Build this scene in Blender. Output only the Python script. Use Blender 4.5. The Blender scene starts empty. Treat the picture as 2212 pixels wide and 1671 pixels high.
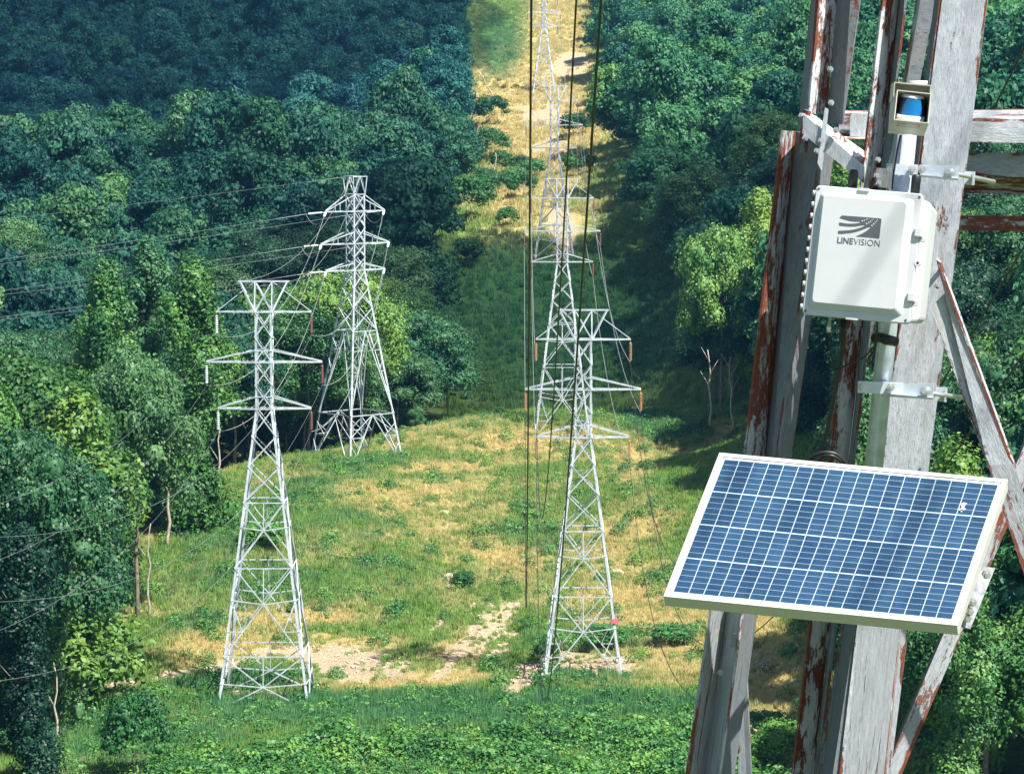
import bpy, math, random
import numpy as np
from mathutils import Vector, Matrix
random.seed(7); rng = np.random.default_rng(7)
C = bpy.context.scene.collection
R = math.radians

# ------------------------------------------------------------------ camera, light, exposure
FPX, PITCH, CU, CV = 6000.0, R(5.5), 1106.0, 835.5
cam = bpy.data.cameras.new('camera'); co = bpy.data.objects.new('camera', cam); C.objects.link(co)
cam.sensor_width = 36; cam.lens = 36 * FPX / 2212; cam.clip_start = 0.5; cam.clip_end = 6000
co.rotation_euler = (math.pi / 2 - PITCH, 0, 0)
bpy.context.scene.camera = co
SUN = Vector((0.5, -0.45, 1.0)).normalized()
w = bpy.data.worlds.new('World'); bpy.context.scene.world = w; w.use_nodes = True
nt = w.node_tree; nt.nodes.clear()
sky = nt.nodes.new('ShaderNodeTexSky'); sky.sky_type = 'NISHITA'; sky.sun_disc = False
sky.sun_elevation = math.asin(SUN.z); sky.sun_rotation = math.atan2(SUN.x, SUN.y)
bg = nt.nodes.new('ShaderNodeBackground'); bg.inputs['Strength'].default_value = 0.06
wo = nt.nodes.new('ShaderNodeOutputWorld')
nt.links.new(sky.outputs[0], bg.inputs[0]); nt.links.new(bg.outputs[0], wo.inputs[0])
sl = bpy.data.lights.new('sun', 'SUN'); sl.energy = 4.6; sl.angle = R(0.5); sl.color = (1.0, 0.95, 0.86)
so = bpy.data.objects.new('sun', sl); C.objects.link(so); so.rotation_euler = SUN.to_track_quat('Z', 'Y').to_euler()
vs = bpy.context.scene.view_settings
vs.view_transform = 'Standard'; vs.look = 'None'; vs.gamma = 1; vs.exposure = 1.3
bpy.context.scene.render.film_transparent = False
cy = bpy.context.scene.cycles
cy.max_bounces = 5; cy.diffuse_bounces = 3; cy.glossy_bounces = 2; cy.transmission_bounces = 3; cy.volume_bounces = 0
cy.sample_clamp_indirect = 4.0

cp, sp_ = math.cos(PITCH), math.sin(PITCH)
def W(u, v, Y):
    """the world point seen in direction (u, v) of a 2212 x 1671 frame at world distance Y"""
    x = (u - CU) / FPX; y = -(v - CV) / FPX
    d = Vector((x, cp + y * sp_, -sp_ + y * cp))
    return d * (Y / d.y)
def proj(P):
    P = np.asarray(P, float)
    dep = P[..., 1] * cp - P[..., 2] * sp_
    up = P[..., 1] * sp_ + P[..., 2] * cp
    return CU + FPX * P[..., 0] / dep, CV - FPX * up / dep

# ------------------------------------------------------------------ helpers
def tag(o, label=None, cat=None, group=None, kind=None):
    if label: o['label'] = label
    if cat: o['category'] = cat
    if group: o['group'] = group
    if kind: o['kind'] = kind
    return o
def empty(name, loc, label, cat, group=None, rz=0):
    o = bpy.data.objects.new(name, None); C.objects.link(o); o.location = loc; o.rotation_euler = (0, 0, rz)
    o.empty_display_size = 0.3
    return tag(o, label, cat, group)
def link(name, me, mat=None, parent=None):
    o = bpy.data.objects.new(name, me); C.objects.link(o)
    if mat is not None:
        me.materials.clear(); me.materials.append(mat)
    if parent is not None: o.parent = parent
    return o
class MB:
    """collects shapes of one part"""
    def __init__(s): s.v = []; s.f = []; s.uv = []; s.e = []; s.sm = []
    def add(s, vs, fs, uvs=None, es=None, smooth=False):
        n = len(s.v); s.v += [tuple(x) for x in vs]
        for i, f in enumerate(fs):
            s.f.append(tuple(n + k for k in f)); s.sm.append(smooth)
            s.uv.append(uvs[i] if uvs else [(0, 0)] * len(f))
            s.e.append(es[i] if es else [(0.5, 0)] * len(f))
    def hexa(s, p):
        """8 points: 0-3 one end loop, 4-7 the other end loop"""
        p = [Vector(q) for q in p]
        cen = sum(p, Vector()) / 8
        fs = [(0, 1, 2, 3), (7, 6, 5, 4), (0, 4, 5, 1), (1, 5, 6, 2), (2, 6, 7, 3), (3, 7, 4, 0)]
        L = (p[4] - p[0]).length; off = random.random() * 20
        out = []; uvs = []; es = []
        for k, f in enumerate(fs):
            n = (p[f[1]] - p[f[0]]).cross(p[f[2]] - p[f[0]])
            mid = sum((p[i] for i in f), Vector()) / 4
            flip = n.dot(mid - cen) < 0
            if k < 2: u = [(0, 0), (.03, 0), (.03, .03), (0, .03)]; e = [(0.5, 0)] * 4
            else:
                wd = (p[f[3]] - p[f[0]]).length
                u = [(off, off), (off, off + L), (off + wd, off + L), (off + wd, off)]
                e = [(0, wd), (0, wd), (1, wd), (1, wd)]
            if flip: f = f[::-1]; u = u[::-1]; e = e[::-1]
            out.append(f); uvs.append(u); es.append(e)
        s.add(p, out, uvs, es)
    def box(s, c, sx, sy, sz):
        x, y, z = c; a, b, d = sx / 2, sy / 2, sz / 2
        s.hexa([(x - a, y - b, z - d), (x + a, y - b, z - d), (x + a, y + b, z - d), (x - a, y + b, z - d),
                (x - a, y - b, z + d), (x + a, y - b, z + d), (x + a, y + b, z + d), (x - a, y + b, z + d)])
    def bar(s, a, b, wd, th=None, up=None):
        a = Vector(a); b = Vector(b); d = (b - a)
        if d.length < 1e-6: return
        d.normalize(); th = th or wd
        r = Vector(up) if up else (Vector((0, 0, 1)) if abs(d.z) < .9 else Vector((0, 1, 0)))
        x = d.cross(r).normalized(); y = x.cross(d).normalized()
        x *= wd / 2; y *= th / 2
        s.hexa([a - x - y, a + x - y, a + x + y, a - x + y, b - x - y, b + x - y, b + x + y, b - x + y])
    def angle(s, a, b, wd, t, dx, dy):
        """L profile from a to b; flanges grow along dx and dy"""
        a = Vector(a); b = Vector(b); dx = Vector(dx).normalized(); dy = Vector(dy).normalized()
        s.hexa([a, a + dx * wd, a + dx * wd + dy * t, a + dy * t, b, b + dx * wd, b + dx * wd + dy * t, b + dy * t])
        s.hexa([a + dy * t, a + dy * wd, a + dy * wd + dx * t, a + dx * t + dy * t,
                b + dy * t, b + dy * wd, b + dy * wd + dx * t, b + dx * t + dy * t])
    def tube(s, pts, r, n=8, cap=True):
        pts = [Vector(p) for p in pts]
        rr = r if hasattr(r, '__len__') else [r] * len(pts)
        vs = []; m = len(pts); prev = None
        for i, p in enumerate(pts):
            t = (pts[min(i + 1, m - 1)] - pts[max(i - 1, 0)]).normalized()
            if prev is None:
                ref = Vector((0, 0, 1)) if abs(t.z) < .9 else Vector((1, 0, 0))
                x = t.cross(ref).normalized()
            else:
                x = (prev - t * prev.dot(t)).normalized()
            prev = x; y = t.cross(x)
            for k in range(n):
                a = 2 * math.pi * k / n
                vs.append(p + (x * math.cos(a) + y * math.sin(a)) * rr[i])
        fs = []; uvs = []
        for i in range(m - 1):
            for k in range(n):
                k2 = (k + 1) % n
                fs.append((i * n + k, i * n + k2, (i + 1) * n + k2, (i + 1) * n + k))
                uvs.append([(k / n, i), ((k + 1) / n, i), ((k + 1) / n, i + 1), (k / n, i + 1)])
        s.add(vs, fs, uvs, smooth=True)
        if cap:
            b = len(s.v) - len(vs)
            s.f.append(tuple(b + k for k in range(n))[::-1]); s.uv.append([(0, 0)] * n); s.e.append([(.5, 0)] * n); s.sm.append(False)
            s.f.append(tuple(b + (m - 1) * n + k for k in range(n))); s.uv.append([(0, 0)] * n); s.e.append([(.5, 0)] * n); s.sm.append(False)
    def prism(s, poly, y0, y1):
        """outline in x-z, extruded in y"""
        n = len(poly)
        vs = [(x, y0, z) for x, z in poly] + [(x, y1, z) for x, z in poly]
        fs = [tuple(range(n)), tuple(range(2 * n - 1, n - 1, -1))] + [(i, i + n, (i + 1) % n + n, (i + 1) % n) for i in range(n)]
        s.add(vs, fs)
    def build(s, name, mat, parent=None, M=None):
        me = bpy.data.meshes.new(name); me.from_pydata(s.v, [], s.f)
        a = me.uv_layers.new(name='UVMap'); b = me.uv_layers.new(name='edge')
        fa = np.array([c for f in s.uv for c in f], float).ravel(); fb = np.array([c for f in s.e for c in f], float).ravel()
        a.data.foreach_set('uv', fa); b.data.foreach_set('uv', fb)
        me.polygons.foreach_set('use_smooth', s.sm)
        me.update()
        o = link(name, me, mat, parent)
        if M is not None: o.matrix_local = M
        return o
def np_mesh(name, V, F):
    me = bpy.data.meshes.new(name); n = F.shape[1]
    me.vertices.add(len(V)); me.vertices.foreach_set('co', np.ascontiguousarray(V, dtype=np.float32).ravel())
    me.loops.add(F.size); me.loops.foreach_set('vertex_index', F.astype(np.int32).ravel())
    me.polygons.add(len(F)); me.polygons.foreach_set('loop_start', np.arange(0, F.size, n, dtype=np.int32))
    me.update(calc_edges=True); me.validate(); return me

# numpy value noise
_perm = rng.permutation(4096); _val = rng.random(4096)
def vnoise(x, y):
    xi = np.floor(x).astype(int); yi = np.floor(y).astype(int); fx = x - xi; fy = y - yi
    fx = fx * fx * (3 - 2 * fx); fy = fy * fy * (3 - 2 * fy)
    def h(a, b): return _val[_perm[(a + _perm[b & 4095]) & 4095]]
    return (h(xi, yi) * (1 - fx) + h(xi + 1, yi) * fx) * (1 - fy) + (h(xi, yi + 1) * (1 - fx) + h(xi + 1, yi + 1) * fx) * fy
def fbm(x, y, o=4):
    s = 0; a = .5; t = 0
    for k in range(o): s = s + a * vnoise(x * 2 ** k + 31 * k, y * 2 ** k + 17 * k); t += a; a *= .5
    return s / t

# ------------------------------------------------------------------ materials
def mat(name):
    m = bpy.data.materials.new(name); m.use_nodes = True; t = m.node_tree
    b = t.nodes['Principled BSDF']; return m, t, b
class N:
    """terse node maker"""
    def __init__(s, t): s.t = t
    def new(s, k, **kw):
        n = s.t.nodes.new(k)
        for a, b in kw.items(): setattr(n, a, b)
        return n
    def lk(s, a, b): s.t.links.new(a, b)
    def val(s, inp, v):
        if isinstance(v, bpy.types.NodeSocket): s.lk(v, inp)
        else: inp.default_value = v
    def math(s, op, a, b=0.0, c=None):
        n = s.new('ShaderNodeMath', operation=op); s.val(n.inputs[0], a); s.val(n.inputs[1], b)
        if c is not None: s.val(n.inputs[2], c)
        return n.outputs[0]
    def mix(s, f, a, b):
        n = s.new('ShaderNodeMix', data_type='RGBA'); s.val(n.inputs[0], f)
        for i, q in ((6, a), (7, b)):
            if isinstance(q, bpy.types.NodeSocket): s.lk(q, n.inputs[i])
            else: n.inputs[i].default_value = (*q, 1)
        return n.outputs[2]
    def ramp(s, f, lo, hi):
        n = s.new('ShaderNodeMapRange'); s.val(n.inputs[0], f); n.inputs[1].default_value = lo; n.inputs[2].default_value = hi
        return n.outputs[0]
    def noise(s, vec, scale, detail=4, rough=.6):
        n = s.new('ShaderNodeTexNoise'); 
        if vec is not None: s.lk(vec, n.inputs['Vector'])
        n.inputs['Scale'].default_value = scale; n.inputs['Detail'].default_value = detail; n.inputs['Roughness'].default_value = rough
        return n.outputs[0]
    def mapping(s, vec, sc, loc=None):
        n = s.new('ShaderNodeMapping'); s.lk(vec, n.inputs[0]); n.inputs['Scale'].default_value = sc
        if loc is not None: n.inputs['Location'].default_value = loc
        return n.outputs[0]
    def attr(s, name, typ='GEOMETRY'):
        n = s.new('ShaderNodeAttribute', attribute_name=name, attribute_type=typ); return n
    def bump(s, h, dist, strength=1.0):
        n = s.new('ShaderNodeBump'); s.lk(h, n.inputs['Height']); n.inputs['Distance'].default_value = dist; n.inputs['Strength'].default_value = strength
        return n.outputs[0]
def simple(name, col, rough=.5, metal=0, var=.12, scale=8, bump=0):
    m, t, b = mat(name); n = N(t)
    tc = n.new('ShaderNodeTexCoord').outputs['Object']
    f = n.noise(tc, scale, 5)
    c = n.mix(n.ramp(f, .3, .7), tuple(x * (1 - var) for x in col), tuple(min(1, x * (1 + var)) for x in col))
    n.lk(c, b.inputs['Base Color']); b.inputs['Roughness'].default_value = rough; b.inputs['Metallic'].default_value = metal
    if bump: n.lk(n.bump(n.noise(tc, scale * 6, 3), bump), b.inputs['Normal'])
    return m

def leaf_mat(name, cols, tint_obj=True, trans=.25, spec=.35):
    """cols: dark/mid/light leaf colours; each plant's own object colour multiplies them"""
    m, t, b = mat(name); n = N(t)
    oi = n.new('ShaderNodeObjectInfo')
    geo = n.new('ShaderNodeNewGeometry')
    big = n.noise(geo.outputs['Position'], .35, 2)
    fine = n.noise(geo.outputs['Position'], 2.2, 3)
    f = n.math('ADD', n.math('MULTIPLY', big, .5), n.math('MULTIPLY', fine, .5))
    f = n.ramp(f, .36, .64)
    rp = n.math('MULTIPLY_ADD', oi.outputs['Random'], 1.3, -.65)
    f = n.math('ADD', f, rp)
    c = n.mix(n.ramp(f, -.3, .5), cols[0], cols[1]); c = n.mix(n.ramp(f, .5, 1.3), c, cols[2])
    wn = n.new('ShaderNodeTexWhiteNoise', noise_dimensions='1D'); n.lk(n.math('MULTIPLY', oi.outputs['Random'], 57.3), wn.inputs['W'])
    ol = n.new('ShaderNodeMix', data_type='RGBA', blend_type='MULTIPLY'); n.lk(n.math('MULTIPLY', n.ramp(wn.outputs[0], .45, 1.0), .9), ol.inputs[0]); n.lk(c, ol.inputs[6]); ol.inputs[7].default_value = (1.75, 1.30, .75, 1); c = ol.outputs[2]
    if tint_obj:
        mx = n.new('ShaderNodeMix', data_type='RGBA', blend_type='MULTIPLY'); mx.inputs[0].default_value = 1
        n.lk(c, mx.inputs[6]); n.lk(oi.outputs['Color'], mx.inputs[7]); c = mx.outputs[2]
    n.lk(c, b.inputs['Base Color']); b.inputs['Roughness'].default_value = .5
    b.inputs['Specular IOR Level'].default_value = spec
    tr = n.new('ShaderNodeBsdfTranslucent'); n.lk(c, tr.inputs[0])
    ms = n.new('ShaderNodeMixShader'); ms.inputs[0].default_value = trans
    n.lk(b.outputs[0], ms.inputs[1]); n.lk(tr.outputs[0], ms.inputs[2])
    n.lk(ms.outputs[0], t.nodes['Material Output'].inputs[0])
    return m

M = {}
M['leaf'] = leaf_mat('broad_leaves', ((.012, .060, .036), (.040, .135, .058), (.125, .245, .085)))
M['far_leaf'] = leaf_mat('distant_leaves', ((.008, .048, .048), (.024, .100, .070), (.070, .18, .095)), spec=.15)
M['bush'] = leaf_mat('shrub_leaves', ((.03, .12, .035), (.06, .20, .05), (.13, .30, .085)))
M['bark'] = simple('bark', (.20, .17, .14), .9, var=.4, scale=3)
M['dead_wood'] = simple('dead_wood', (.42, .36, .30), .9, var=.3, scale=3)

# grass: instancer attribute 'tint' 0 green .. 1 straw, 'lush' darker blue green
def grass_mat():
    m, t, b = mat('grass_blades'); n = N(t)
    ti = n.attr('tint', 'INSTANCER').outputs['Fac']; lu = n.attr('lush', 'INSTANCER').outputs['Fac']
    oi = n.new('ShaderNodeObjectInfo').outputs['Random']
    g = n.mix(oi, (.17, .31, .075), (.31, .48, .13))
    s = n.mix(oi, (.56, .47, .20), (.80, .70, .36))
    l = n.mix(oi, (.070, .215, .085), (.155, .37, .16))
    c = n.mix(ti, g, s); c = n.mix(lu, c, l)
    n.lk(c, b.inputs['Base Color']); b.inputs['Roughness'].default_value = .6; b.inputs['Specular IOR Level'].default_value = .2
    tr = n.new('ShaderNodeBsdfTranslucent'); n.lk(c, tr.inputs[0])
    ms = n.new('ShaderNodeMixShader'); ms.inputs[0].default_value = .4
    n.lk(b.outputs[0], ms.inputs[1]); n.lk(tr.outputs[0], ms.inputs[2]); n.lk(ms.outputs[0], t.nodes['Material Output'].inputs[0])
    return m
M['grass'] = grass_mat()

def ground_mat():
    m, t, b = mat('ground_cover'); n = N(t)
    pos = n.new('ShaderNodeNewGeometry').outputs['Position']
    soil = n.attr('soil').outputs['Fac']; straw = n.attr('straw').outputs['Fac']; lush = n.attr('lush').outputs['Fac']; red = n.attr('red').outputs['Fac']
    f1 = n.noise(pos, .9, 8, .7); f2 = n.noise(pos, 3.5, 6, .7)
    g = n.mix(n.ramp(f1, .35, .65), (.09, .16, .035), (.19, .26, .08))
    s = n.mix(n.ramp(f2, .3, .7), (.34, .27, .10), (.52, .44, .19))
    l = n.mix(n.ramp(f2, .35, .65), (.03, .10, .03), (.065, .17, .05))
    d = n.mix(n.ramp(f2, .3, .7), (.36, .28, .175), (.58, .48, .32))
    wob = n.math('MULTIPLY_ADD', f1, 1.6, -.8); wob2 = n.math('MULTIPLY_ADD', f2, 1.2, -.6)
    c = n.mix(n.ramp(n.math('ADD', straw, wob), .3, .7), g, s)
    c = n.mix(n.ramp(n.math('ADD', lush, wob), .35, .65), c, l)
    c = n.mix(n.ramp(n.math('ADD', soil, wob2), .40, .62), c, d)
    c = n.mix(n.ramp(n.math('ADD', red, wob2), .5, .7), c, (.14, .055, .035))
    n.lk(c, b.inputs['Base Color']); b.inputs['Roughness'].default_value = .95; b.inputs['Specular IOR Level'].default_value = .1
    n.lk(n.bump(n.noise(pos, 1.6, 8, .75), .5), b.inputs['Normal'])
    return m
M['ground'] = ground_mat()
M['galv'] = simple('weathered_zinc', (.45, .50, .54), .6, metal=.15, var=.30, scale=1.2)
M['galv_rust'] = simple('rusting_zinc', (.55, .50, .47), .6, metal=.1, var=.35, scale=.9)
M['zinc_bright'] = simple('bright_zinc', (.50, .57, .64), .40, metal=.45, var=.22, scale=22)
M['zinc_plate'] = simple('zinc_plate', (.50, .56, .62), .45, metal=.4, var=.18, scale=18)
M['glass_white'] = simple('glazed_white', (.70, .76, .76), .25)
M['glass_brown'] = simple('glazed_brown', (.42, .20, .08), .3)
M['glass_red'] = simple('glazed_dark_red', (.20, .07, .06), .35)
M['wire'] = simple('aluminium_strand', (.34, .36, .36), .5, metal=.3)
M['wire_dark'] = simple('weathered_strand', (.008, .009, .010), .6)
M['concrete'] = simple('concrete', (.5, .47, .42), .9, var=.2)
M['pink'] = simple('pink_plate', (.75, .16, .22), .5)
M['rock'] = simple('sandstone', (.58, .42, .34), .95, var=.25, scale=2, bump=.1)
M['abs'] = simple('white_enclosure_plastic', (.50, .525, .54), .42, var=.05, scale=9)
M['cream'] = simple('cream_powder_coat', (.42, .41, .35), .45, var=.05, scale=20)
M['black'] = simple('black_rubber', (.012, .012, .014), .45)
M['ink'] = simple('dark_grey_ink', (.07, .08, .10), .6)
M['label_red'] = simple('red_print', (.35, .08, .07), .6)
M['bolt_paint'] = simple('painted_bolt', (.26, .28, .31), .7, var=.4, scale=60)
M['steel'] = simple('bolt_steel', (.62, .63, .64), .35, metal=.8, scale=30)
M['lens_blue'] = simple('blue_lens', (.01, .16, .42), .12)
M['lens_dark'] = simple('dark_lens', (.004, .008, .02), .1)
M['sensor_white'] = simple('sensor_silver', (.72, .73, .74), .35, metal=.2)
M['alu'] = simple('anodised_frame', (.55, .54, .51), .4, metal=.1, var=.03)
M['alu_side'] = simple('frame_edge', (.5, .48, .4), .55, var=.06, scale=20)

def paint_mat(name, red=.5, grey=(.50, .53, .56), seed=0., flake=.5):
    """weathered grey paint flaking off red primer and orange rust, stretched along each bar (UV in metres)"""
    m, t, b = mat(name); n = N(t)
    uv = n.new('ShaderNodeUVMap', uv_map='UVMap').outputs[0]; ed = n.new('ShaderNodeUVMap', uv_map='edge').outputs[0]
    sx = n.new('ShaderNodeSeparateXYZ'); n.lk(ed, sx.inputs[0])
    d = n.math('MULTIPLY', n.math('SUBTRACT', .5, n.math('ABSOLUTE', n.math('SUBTRACT', sx.outputs[0], .5))), sx.outputs[1])
    edge = n.math('MULTIPLY', n.ramp(d, .014, 0.0), n.ramp(n.noise(n.mapping(uv, (9, 3, 1)), 1, 4, .6), .40, .62))                                    # metres to the bar's own edge
    a = n.noise(n.mapping(uv, (55, 13, 1), (seed, seed * 2, 0)), 1, 8, .72)
    bq = n.noise(n.mapping(uv, (16, 3.6, 1), (seed * 3, seed, 0)), 1, 5, .6)
    cq = n.noise(n.mapping(uv, (190, 60, 1), (seed, 0, 0)), 1, 6, .7)
    hair = n.noise(n.mapping(uv, (380, 40, 1)), 1, 4, .6)
    f = n.math('ADD', n.math('MULTIPLY', a, .45), n.math('MULTIPLY', bq, .55))
    f = n.math('ADD', f, n.math('MULTIPLY_ADD', cq, .22, -.11))
    f = n.math('ADD', f, n.math('MULTIPLY', edge, .16))
    th = .64 - .22 * red
    peel = n.ramp(f, th, th + .035)
    core = n.ramp(f, th + .08, th + .17)
    grime = n.ramp(n.noise(n.mapping(uv, (26, 9, 1)), 1, 9, .75), .36, .72)
    p = n.mix(grime, tuple(x * 1.10 for x in grey), tuple(x * .62 for x in grey))
    p = n.mix(n.math('MULTIPLY', n.ramp(hair, .56, .70), .30), p, (.16, .17, .19))
    pr = n.mix(n.ramp(cq, .35, .65), (.11, .030, .022), (.26, .080, .050))
    crack = n.noise(n.mapping(uv, (150, 34, 1), (seed, seed, 0)), 1, 9, .8)
    p = n.mix(n.math('MULTIPLY', n.ramp(crack, .54, .60), .55), p, tuple(x * .40 for x in grey))
    p = n.mix(n.math('MULTIPLY', n.ramp(crack, .44, .38), .5), p, tuple(min(.8, x * 1.55) for x in grey))
    stain = n.noise(n.mapping(uv, (22, 1.6, 1), (seed * 5, seed, 0)), 1, 5, .65)
    p = n.mix(n.math('MULTIPLY', n.ramp(stain, .56, .72), .45 + .3 * red), p, (.26, .15, .08))
    c = n.mix(peel, p, pr)
    c = n.mix(n.math('MULTIPLY', core, n.ramp(bq, .56, .66)), c, (.34, .15, .05))
    n.lk(c, b.inputs['Base Color']); b.inputs['Roughness'].default_value = .72; b.inputs['Specular IOR Level'].default_value = .25
    h = n.math('ADD', n.math('MULTIPLY', peel, -.6), n.math('ADD', n.math('MULTIPLY', hair, .4), n.math('MULTIPLY', crack, 1.1)))
    n.lk(n.bump(h, .0032), b.inputs['Normal'])
    return m
M['paint'] = paint_mat('flaking_grey_paint', .24, (.45, .49, .54), 1.3)
M['paint_dull_shade'] = paint_mat('dull_shaded_grey_paint', .24, (.19, .215, .245), 4.1)  # dull paint darkened further: shade of the side flanges put into its colour
M['paint_rust'] = paint_mat('rusty_white_paint', .60, (.66, .68, .70), 2.7)
M['paint_red'] = paint_mat('red_primer', .70, (.48, .51, .55), 5.9)
M['paint_half'] = paint_mat('half_flaked_paint', .46, (.38, .41, .45), 8.4)
#PART2
# ------------------------------------------------------------------ terrain
ctl = []
def cw(u, v, Y): p = W(u, v, Y); ctl.append((p.x, p.y, p.z))
for q in [(1258, 1451, 237), (577, 1511, 237), (1100, 1760, 190), (300, 1760, 190), (1700, 1740, 190), (200, 1500, 236), (330, 1340, 262), (900, 1440, 245),
          (900, 1180, 290), (1400, 1190, 290), (600, 1180, 285), (420, 1120, 305), (1214, 933, 362), (1300, 902, 384), (1450, 914, 375), (1580, 985, 352),
          (770, 985, 345), (665, 990, 338), (560, 1050, 325), (880, 935, 360), (1020, 912, 378), (1130, 903, 384),
          (1100, 925, 420), (1250, 925, 420), (1400, 915, 420), (1180, 735, 450), (1000, 735, 450), (1350, 725, 450), (1197, 549, 489), (1000, 535, 489), (1330, 535, 489),
          (1170, 400, 600), (1170, 300, 700), (1175, 198, 846), (1170, 100, 1000), (1170, 0, 1150), (1170, -100, 1350),
          (1480, 330, 560), (1600, 300, 560), (1800, 240, 560), (1550, 230, 700), (1550, 100, 860), (1600, 0, 1000), (1700, -120, 1250), (2200, 100, 800), (2200, -80, 1100),
          (1500, 640, 430), (1700, 600, 430), (2000, 520, 430), (1700, 870, 350), (2000, 760, 330), (2200, 700, 320),
          (1750, 1350, 245), (2000, 1250, 245), (2200, 1180, 250), (1950, 1600, 205), (2200, 1500, 205)]: cw(*q)
for q in [(-75, 310, -45), (-48, 320, -46.5), (-30, 385, -52), (-5, 410, -47), (-60, 400, -46), (-95, 400, -36), (-60, 460, -36), (-110, 480, -28), (-45, 520, -22), (-90, 560, -18), (-140, 560, -15),
          (-60, 640, -30), (-120, 650, -28), (-60, 740, -14), (-140, 740, -12), (-60, 850, 12), (-150, 850, 14), (-70, 1000, 42), (-180, 1000, 46), (-120, 1200, 92), (-220, 1200, 96), (-100, 1400, 130), (-300, 1400, 140),
          (40, 1400, 110), (200, 1400, 130), (-40, 200, -50), (-60, 240, -51), (-110, 300, -42), (-200, 400, -30), (60, 120, -46), (-60, 120, -52), (0, 60, -48), (0, -100, -45), (-150, -50, -55), (150, -50, -42),
          (200, 300, -20), (250, 600, 10), (-350, 700, 0), (-400, 300, -25), (400, 300, 0), (400, 900, 60), (-500, 1100, 80), (500, 1300, 130), (0, 1700, 150), (-500, 1700, 180), (500, 1700, 170)]: ctl.append(q)
ctl = np.array(ctl, float)
_P = ctl[:, :2] / 100.
def _phi(r2): return np.where(r2 > 1e-12, r2 * np.log(np.maximum(r2, 1e-12)), 0)
_n = len(_P)
_K = np.zeros((_n + 3, _n + 3)); d2 = ((_P[:, None] - _P[None]) ** 2).sum(-1)
_K[:_n, :_n] = _phi(d2) + np.eye(_n) * .002; _K[:_n, _n] = 1; _K[:_n, _n + 1:] = _P; _K[_n:, :_n] = _K[:_n, _n:].T
_c = np.linalg.solve(_K, np.concatenate([ctl[:, 2], np.zeros(3)]))
def zg(X, Y):
    X = np.asarray(X, float); Y = np.asarray(Y, float); sh = X.shape
    q = np.stack([X.ravel(), Y.ravel()], -1) / 100.
    out = np.zeros(len(q))
    for i in range(0, len(q), 20000):
        k = q[i:i + 20000]
        d = ((k[:, None] - _P[None]) ** 2).sum(-1)
        out[i:i + 20000] = _phi(d) @ _c[:_n] + _c[_n] + k @ _c[_n + 1:]
    out += (fbm(q[:, 0] * 6, q[:, 1] * 6, 4) - .5) * 1.6
    return out.reshape(sh)
def z1(x, y): return float(zg(np.array([x]), np.array([y]))[0])

def blob(u, v, items):
    """items: ellipses (cu, cv, ru, rv, angle_deg, strength) of ground cover; returns the strongest"""
    s = np.zeros(np.shape(u))
    for cu, cv_, ru, rv, an, st in items:
        a = R(an); du = u - cu; dv = v - cv_
        x = (du * math.cos(a) + dv * math.sin(a)) / ru; y = (-du * math.sin(a) + dv * math.cos(a)) / rv
        d = np.sqrt(x * x + y * y); s = np.maximum(s, st * np.clip(1.5 - d, 0, 1))
    return s
SOIL = [(260, 1480, 60, 9, -10, .9), (370, 1462, 60, 9, -10, .9), (480, 1440, 50, 10, -14, .9), (560, 1418, 40, 11, -18, .9), (640, 1408, 50, 12, 0, .95), (740, 1432, 110, 30, 0, .9), (850, 1445, 60, 22, 0, .7),
        (1070, 1345, 70, 20, -35, .95), (1010, 1400, 80, 16, -38, .85), (1090, 1395, 50, 12, -40, .8), (960, 1450, 50, 10, -35, .7), (950, 1345, 50, 9, -38, .6), (1030, 1310, 60, 12, -10, .6),
        (1250, 1432, 130, 22, 0, .85), (1120, 1480, 70, 20, -30, .9), (1150, 1450, 60, 20, -20, .8), (1350, 1445, 50, 16, 10, .85), (580, 1503, 150, 9, 2, .75), (1650, 1600, 60, 60, 60, .55), (1640, 1420, 70, 25, 20, .55), (1480, 1395, 60, 10, 10, .4),
        (70, 1600, 30, 60, 0, .7), (340, 1330, 14, 12, 0, .6), (1230, 135, 50, 16, -10, .8), (1180, 250, 80, 22, 0, .7), (1190, 325, 60, 24, 0, .6), (1210, 500, 40, 44, 0, .8), (1230, 150, 50, 18, -10, .6), (965, 1250, 30, 20, 0, .45), (960, 1135, 22, 10, 0, .5)]
SOIL = [(a_, b_, c_, d_ * 1.45, e_, f_ * 1.05) for a_, b_, c_, d_, e_, f_ in SOIL]
STRAW = [(1080, 960, 260, 36, -3, .75), (1000, 1012, 340, 12, -4, .8), (900, 1080, 160, 60, 0, .55), (1000, 1180, 190, 70, 0, .5), (1350, 1000, 60, 50, 0, .5), (1370, 1180, 110, 120, 0, .45), (1400, 1290, 160, 20, -3, .95), (1200, 1300, 60, 25, 0, .6),
         (700, 1390, 200, 22, 0, .7), (880, 1470, 180, 30, -4, .8), (450, 1400, 130, 40, -8, .55), (980, 1420, 100, 40, -20, .6), (1500, 1420, 120, 70, 0, .7), (1640, 1500, 90, 200, 0, .8), (1170, 240, 150, 150, 0, 1.1), (1140, 420, 140, 120, 0, .7), (1210, 60, 80, 90, 0, .8), (640, 1340, 180, 20, 0, .4), (1480, 1340, 150, 30, 0, .6), (1200, 480, 90, 50, 0, .5)]
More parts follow.
